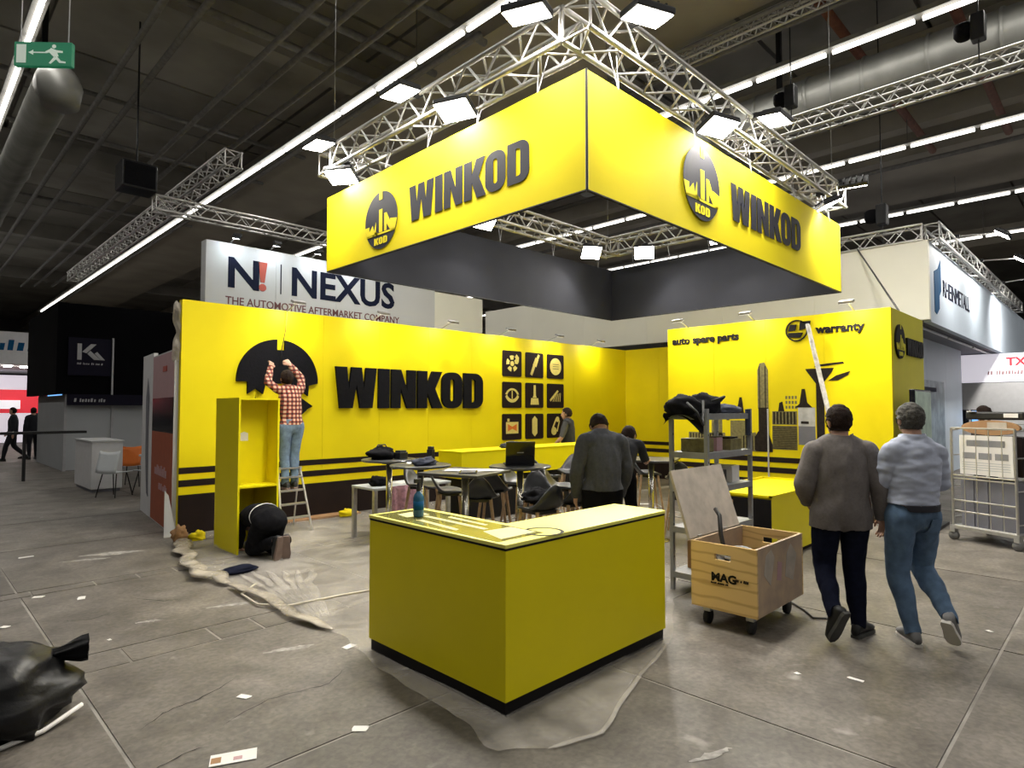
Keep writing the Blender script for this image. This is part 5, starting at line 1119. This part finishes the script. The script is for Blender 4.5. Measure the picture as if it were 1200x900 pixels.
    if hair:
        hs = TG('head','neck') & (((f_ < .015) & (h_ > hairlen)) | (h_ > .062+.02*(f_ < .05)*0) | ((f_ < .055) & (h_ > .03))) & (np.sqrt((r_**2).sum(1)) < .16)
        garment('hair', hs, hair, .012, .006, 30., .006)
    if eyes:
        for s in (-1,1): MB().add(*ellprim(hd+hf*.083+hr*s*.031+hu*.004,(hr*.012,hf*.010,hu*.008),10)[:2]).build('eye', M['eye'], root, True)
    if shoes:
        for S in ('L','R'):
            an = j['an'+S]; fd = j['ft'+S].normalized(); sd = fd.cross(V((0,0,1))); sd = sd.normalized() if sd.length > .1 else V((1,0,0)); up = sd.cross(fd).normalized()
            o = an-up*.09-fd*.075; b = MB(); L_ = .285; n = 14; secs = ((0,.026,.06),(.03,.036,.105),(.10,.037,.115),(.16,.043,.085),(.21,.047,.065),(.255,.040,.05),(.28,.020,.03))
            vv = [o+fd*x+sd*(w*math.cos(2*PI*k/n)+(.006 if False else 0))+up*(.018+h/2*(1+math.sin(2*PI*k/n))*(.95)) for x,w,h in secs for k in range(n)]
            ff = [(i*n+k,i*n+(k+1)%n,(i+1)*n+(k+1)%n,(i+1)*n+k) for i in range(len(secs)-1) for k in range(n)]+[tuple(range(n))[::-1],tuple((len(secs)-1)*n+k for k in range(n))]
            so = b.add(vv,ff).build('shoe', M[shoe[0]], root, True)
            out = [(x,-w*1.06) for x,w,h in secs]+[(x,w*1.06) for x,w,h in secs[::-1]]
            MB().prism(out,o,fd,sd,up,.024).build('sole', M[shoe[1]], so)
            for q_ in range(3): MB().tube(o+fd*(.13+.025*q_)+sd*.022+up*(.118-.012*q_),o+fd*(.13+.025*q_)-sd*.022+up*(.118-.012*q_),.003,5).build('lace', M['cableblk' if shoe[0]!='shoe_black' else 'castor'], so)
    return root
ST1,STz = (1,1,1),(1.3,1.3,.55)
def top_(zmin, sleeves=True, tags=('torso','pelvis','armL','armR','foreL','foreR')):
    return lambda k: (k['TG'](*tags,'legL','legR') & (k['c'][:,2] > zmin)) | k['TG']('armL','armR','foreL','foreR')
def bottom_(zmax): return lambda k: k['TG']('legL','legR','calfL','calfR') | (k['TG']('pelvis','torso') & (k['c'][:,2] < zmax))
def tagsel(*t): return lambda k: k['TG'](*t)
def neckband(k): return k['TG']('neck','torso') & (k['c'][:,2] > k['j']['neckb'].z-.005) & (k['c'][:,2] < k['j']['neckb'].z+.045)
# two visitors walking away at right
person('man in grey blazer and dark navy trousers walking away beside the crate', (5.14,1.53,0), 38,
  dict(pelvis=(-.06,0,.955), waist=(-.06,-.005,1.09), chest=(-.06,.0,1.29), neckb=(-.06,-.01,1.455), head=(-.055,.02,1.605), hf=(-.30,1,.02),
       shL=(-.245,-.01,1.375), shR=(.125,-.01,1.38), elL=(-.315,.0,1.13), elR=(.20,-.05,1.13), wrL=(-.24,.16,.98), wrR=(.235,.0,.885),
       hipL=(-.15,0,.92), hipR=(.035,0,.92), knL=(-.17,.06,.50), anL=(-.20,-.22,.235), ftL=(-.25,.50,-1.0), knR=(.04,.03,.50), anR=(.045,-.02,.09), ftR=(.75,.75,0), palmR=(-1,-.2,.1)),
  (('trousers',bottom_(1.03),'navytrousers',.014,.009,STz),('blazer',top_(.80),'blazer',.030,.009,STz),('shirt_collar',neckband,'blueshirt',.010,0,ST1)), vox=.0062, bulk=1.06)
person('man in blue-grey shirt and jeans walking away at right', (5.30,1.17,0), 52,
  dict(pelvis=(.03,0,.96), waist=(.03,-.0,1.10), chest=(.04,.0,1.30), neckb=(.04,-.01,1.47), head=(.04,.02,1.62), hf=(.12,1,0),
       shL=(-.135,-.01,1.385), shR=(.215,-.01,1.385), elL=(-.16,.07,1.15), elR=(.285,.03,1.15), wrL=(-.06,.27,1.12), wrR=(.16,.24,1.10),
       hipL=(-.065,0,.93), hipR=(.125,0,.93), knL=(-.06,.06,.50), anL=(-.02,-.03,.09), ftL=(.25,.9,0), knR=(.17,.10,.52), anR=(.13,-.20,.235), ftR=(.62,.42,-.75), palmL=(0,.2,-1), palmR=(0,.2,-1)),
  (('jeans',bottom_(1.0),'jeans',.014,.010,STz),('shirt',top_(1.0),'blueshirt',.022,.013,(.7,.7,1.5)),('belt',lambda k: k['TG']('pelvis','torso') & (np.abs(k['c'][:,2]-.983) < .022),'belt',.030,0,ST1),('collar',neckband,'blueshirt',.012,0,ST1),
   ('back_pocket',lambda k: k['TG']('pelvis','legR','legL') & (np.abs(k['c'][:,2]-.86) < .055) & (np.abs(k['c'][:,0]-.115) < .05) & (k['c'][:,1] < -.03),'jeans',.027,0,ST1)), hair='hair_grey', shoe=('shoe_grey','sole_white'), vox=.0062, bulk=1.05)
# man in sweater behind the counter, head bowed
person('man in charcoal sweater standing behind the counter with bowed head', (4.80,3.58,0), 58,
  dict(chest=(0,.015,1.29), neckb=(0,.03,1.44), head=(.01,.11,1.53), hf=(.10,1,-.62), hu=(0,.62,1), shL=(-.19,.0,1.395), shR=(.19,.0,1.385), elL=(-.255,.0,1.11), elR=(.255,.03,1.09), wrL=(-.235,.10,.87), wrR=(.25,.16,.86)),
  (('trousers',bottom_(1.03),'blacktrousers',.014,.007,STz),('sweater',top_(.93),'sweater',.020,.010,STz),('collar',neckband,'sweater',.012,0,ST1)), hair='hair_brown', vox=.0075, bulk=1.08, hairlen=-.03)
# worker at the icon tiles
person('worker in black vest standing behind the bar island at the icon tiles', (9.27,7.74,0), 115,
  dict(head=(0,.02,1.60), elL=(-.24,.06,1.14), wrL=(-.22,.24,.98), elR=(.23,-.02,1.13), wrR=(.24,.08,.90)),
  (('trousers',bottom_(1.03),'blacktrousers',.016,.008,STz),('tshirt',tagsel('torso','armL','armR'),'greyshirt',.013,.004,ST1),('vest',lambda k: k['TG']('torso','pelvis') & (k['c'][:,2] > .93),'vest',.026,.009,STz)), vox=.011, bulk=.98, hairlen=-.05)
# woman leaning over the square table
person('person in dark top leaning over the table right of the sweater man', (6.06,4.22,0), 20,
  dict(pelvis=(0,-.12,.93), waist=(0,-.06,1.06), chest=(0,.06,1.20), neckb=(0,.16,1.30), head=(0,.27,1.375), hf=(0,1,-.8), hu=(0,.7,1), shL=(-.165,.13,1.28), shR=(.165,.13,1.28), elL=(-.22,.22,1.08), elR=(.22,.22,1.07), wrL=(-.18,.42,1.07), wrR=(.18,.42,1.07), hipL=(-.09,-.12,.90), hipR=(.09,-.12,.90), palmL=(0,0,-1), palmR=(0,0,-1)),
  (('trousers',bottom_(1.0),'blacktrousers',.014,.006,STz),('top',lambda k: k['TG']('torso','pelvis','armL','armR') & (k['c'][:,2] > .95),'vest',.014,.007,ST1)), vox=.010, bulk=.9, hairlen=-.11)
# worker on the stepladder
person('worker in red plaid shirt and jeans reaching up to the unfinished emblem from the stepladder', (3.97,8.42,.575), 92,
  dict(head=(-.03,.05,1.555), hf=(0,1,.35), hu=(0,-.35,1), pelvis=(.02,-.02,.92), hipL=(-.07,-.02,.88), hipR=(.11,-.02,.88), waist=(.01,-.01,1.05), chest=(0,.0,1.25), neckb=(0,-.005,1.40), shL=(-.165,.01,1.385), shR=(.165,.01,1.385), elL=(-.275,.12,1.50), elR=(.235,.12,1.56), wrL=(-.165,.26,1.72), wrR=(.13,.26,1.76),
       knL=(-.06,.02,.48), knR=(.09,.02,.48), anL=(-.05,-.0,.09), anR=(.08,.0,.09), palmL=(0,1,0), palmR=(0,1,0)),
  (('jeans',bottom_(.98),'jeans_light',.014,.008,STz),('plaid_shirt',top_(.90),'plaid',.016,.007,ST1)), shoe=('shoe_black','sole_brown'), vox=.0085, bulk=.92, curl=.9, hairlen=-.06)
# kneeling worker with head inside the shelf unit
person('worker in black kneeling with head inside the tall yellow shelf', (3.08,7.02,0), 90,
  dict(pelvis=(0,-.02,.44), waist=(0,.13,.47), chest=(0,.34,.44), neckb=(0,.50,.40), head=(0,.62,.34), hf=(0,.5,-1), hu=(0,1,.5), shL=(-.145,.46,.39), shR=(.145,.46,.39), elL=(-.145,.46,.21), elR=(.145,.46,.21), wrL=(-.12,.54,.06), wrR=(.12,.54,.06),
       hipL=(-.085,-.03,.41), hipR=(.085,-.03,.41), knL=(-.11,.20,.085), knR=(.11,.20,.085), anL=(-.02,-.20,.215), anR=(.12,-.20,.215), ftL=(-.06,.18,-1), ftR=(.10,.18,-1), palmL=(0,0,-1), palmR=(0,0,-1)),
  (('trousers',lambda k: k['TG']('legL','legR','calfL','calfR','pelvis') ,'blackcloth',.022,.010,ST1),('jacket',tagsel('torso','armL','armR','foreL','foreR'),'blackcloth',.018,.008,ST1),('waistband',lambda k: k['TG']('pelvis','torso') & (np.abs(k['c'][:,1]-.115) < .014) & (k['c'][:,2] > .3),'paper',.026,0,ST1)), shoe=('shoe_black','sole_brown'), vox=.010, bulk=1.05, face=True)
# far passers-by
WALK = dict(knL=(-.10,.16,.50), anL=(-.10,.22,.10), knR=(.10,-.02,.50), anR=(.10,-.34,.16), wrL=(-.24,-.02,.90), wrR=(.24,.14,.92))
FG = 'dark silhouettes of people at the end of the left aisle'
for k,(x,y,a,l) in enumerate(((2.75,25.6,170,'striding dark silhouette leftmost in the far aisle group'),(3.35,26.2,100,'dark silhouette in the middle of the far aisle group'),(3.85,25.3,60,'dark silhouette at the right end of the far aisle group'),(1.78,22.8,200,'dark figure cut by the left picture edge in the aisle'))):
    person(l,(x,y,0),a,WALK if k!=1 else {},(('trousers',bottom_(1.03),'farcloth',.02,0,ST1),('jacket',top_(.85),'farcloth',.03,0,ST1)), vox=.02, eyes=False, face=False, group=FG)
person('dark-haired person standing far behind the blue-shirted man near the roll cage', (11.6,1.55,0), 60, {}, (('trousers',bottom_(1.03),'blacktrousers',.016,0,ST1),('jacket',top_(.85),'vest',.024,.006,ST1)), vox=.014, eyes=False, hairlen=-.12)
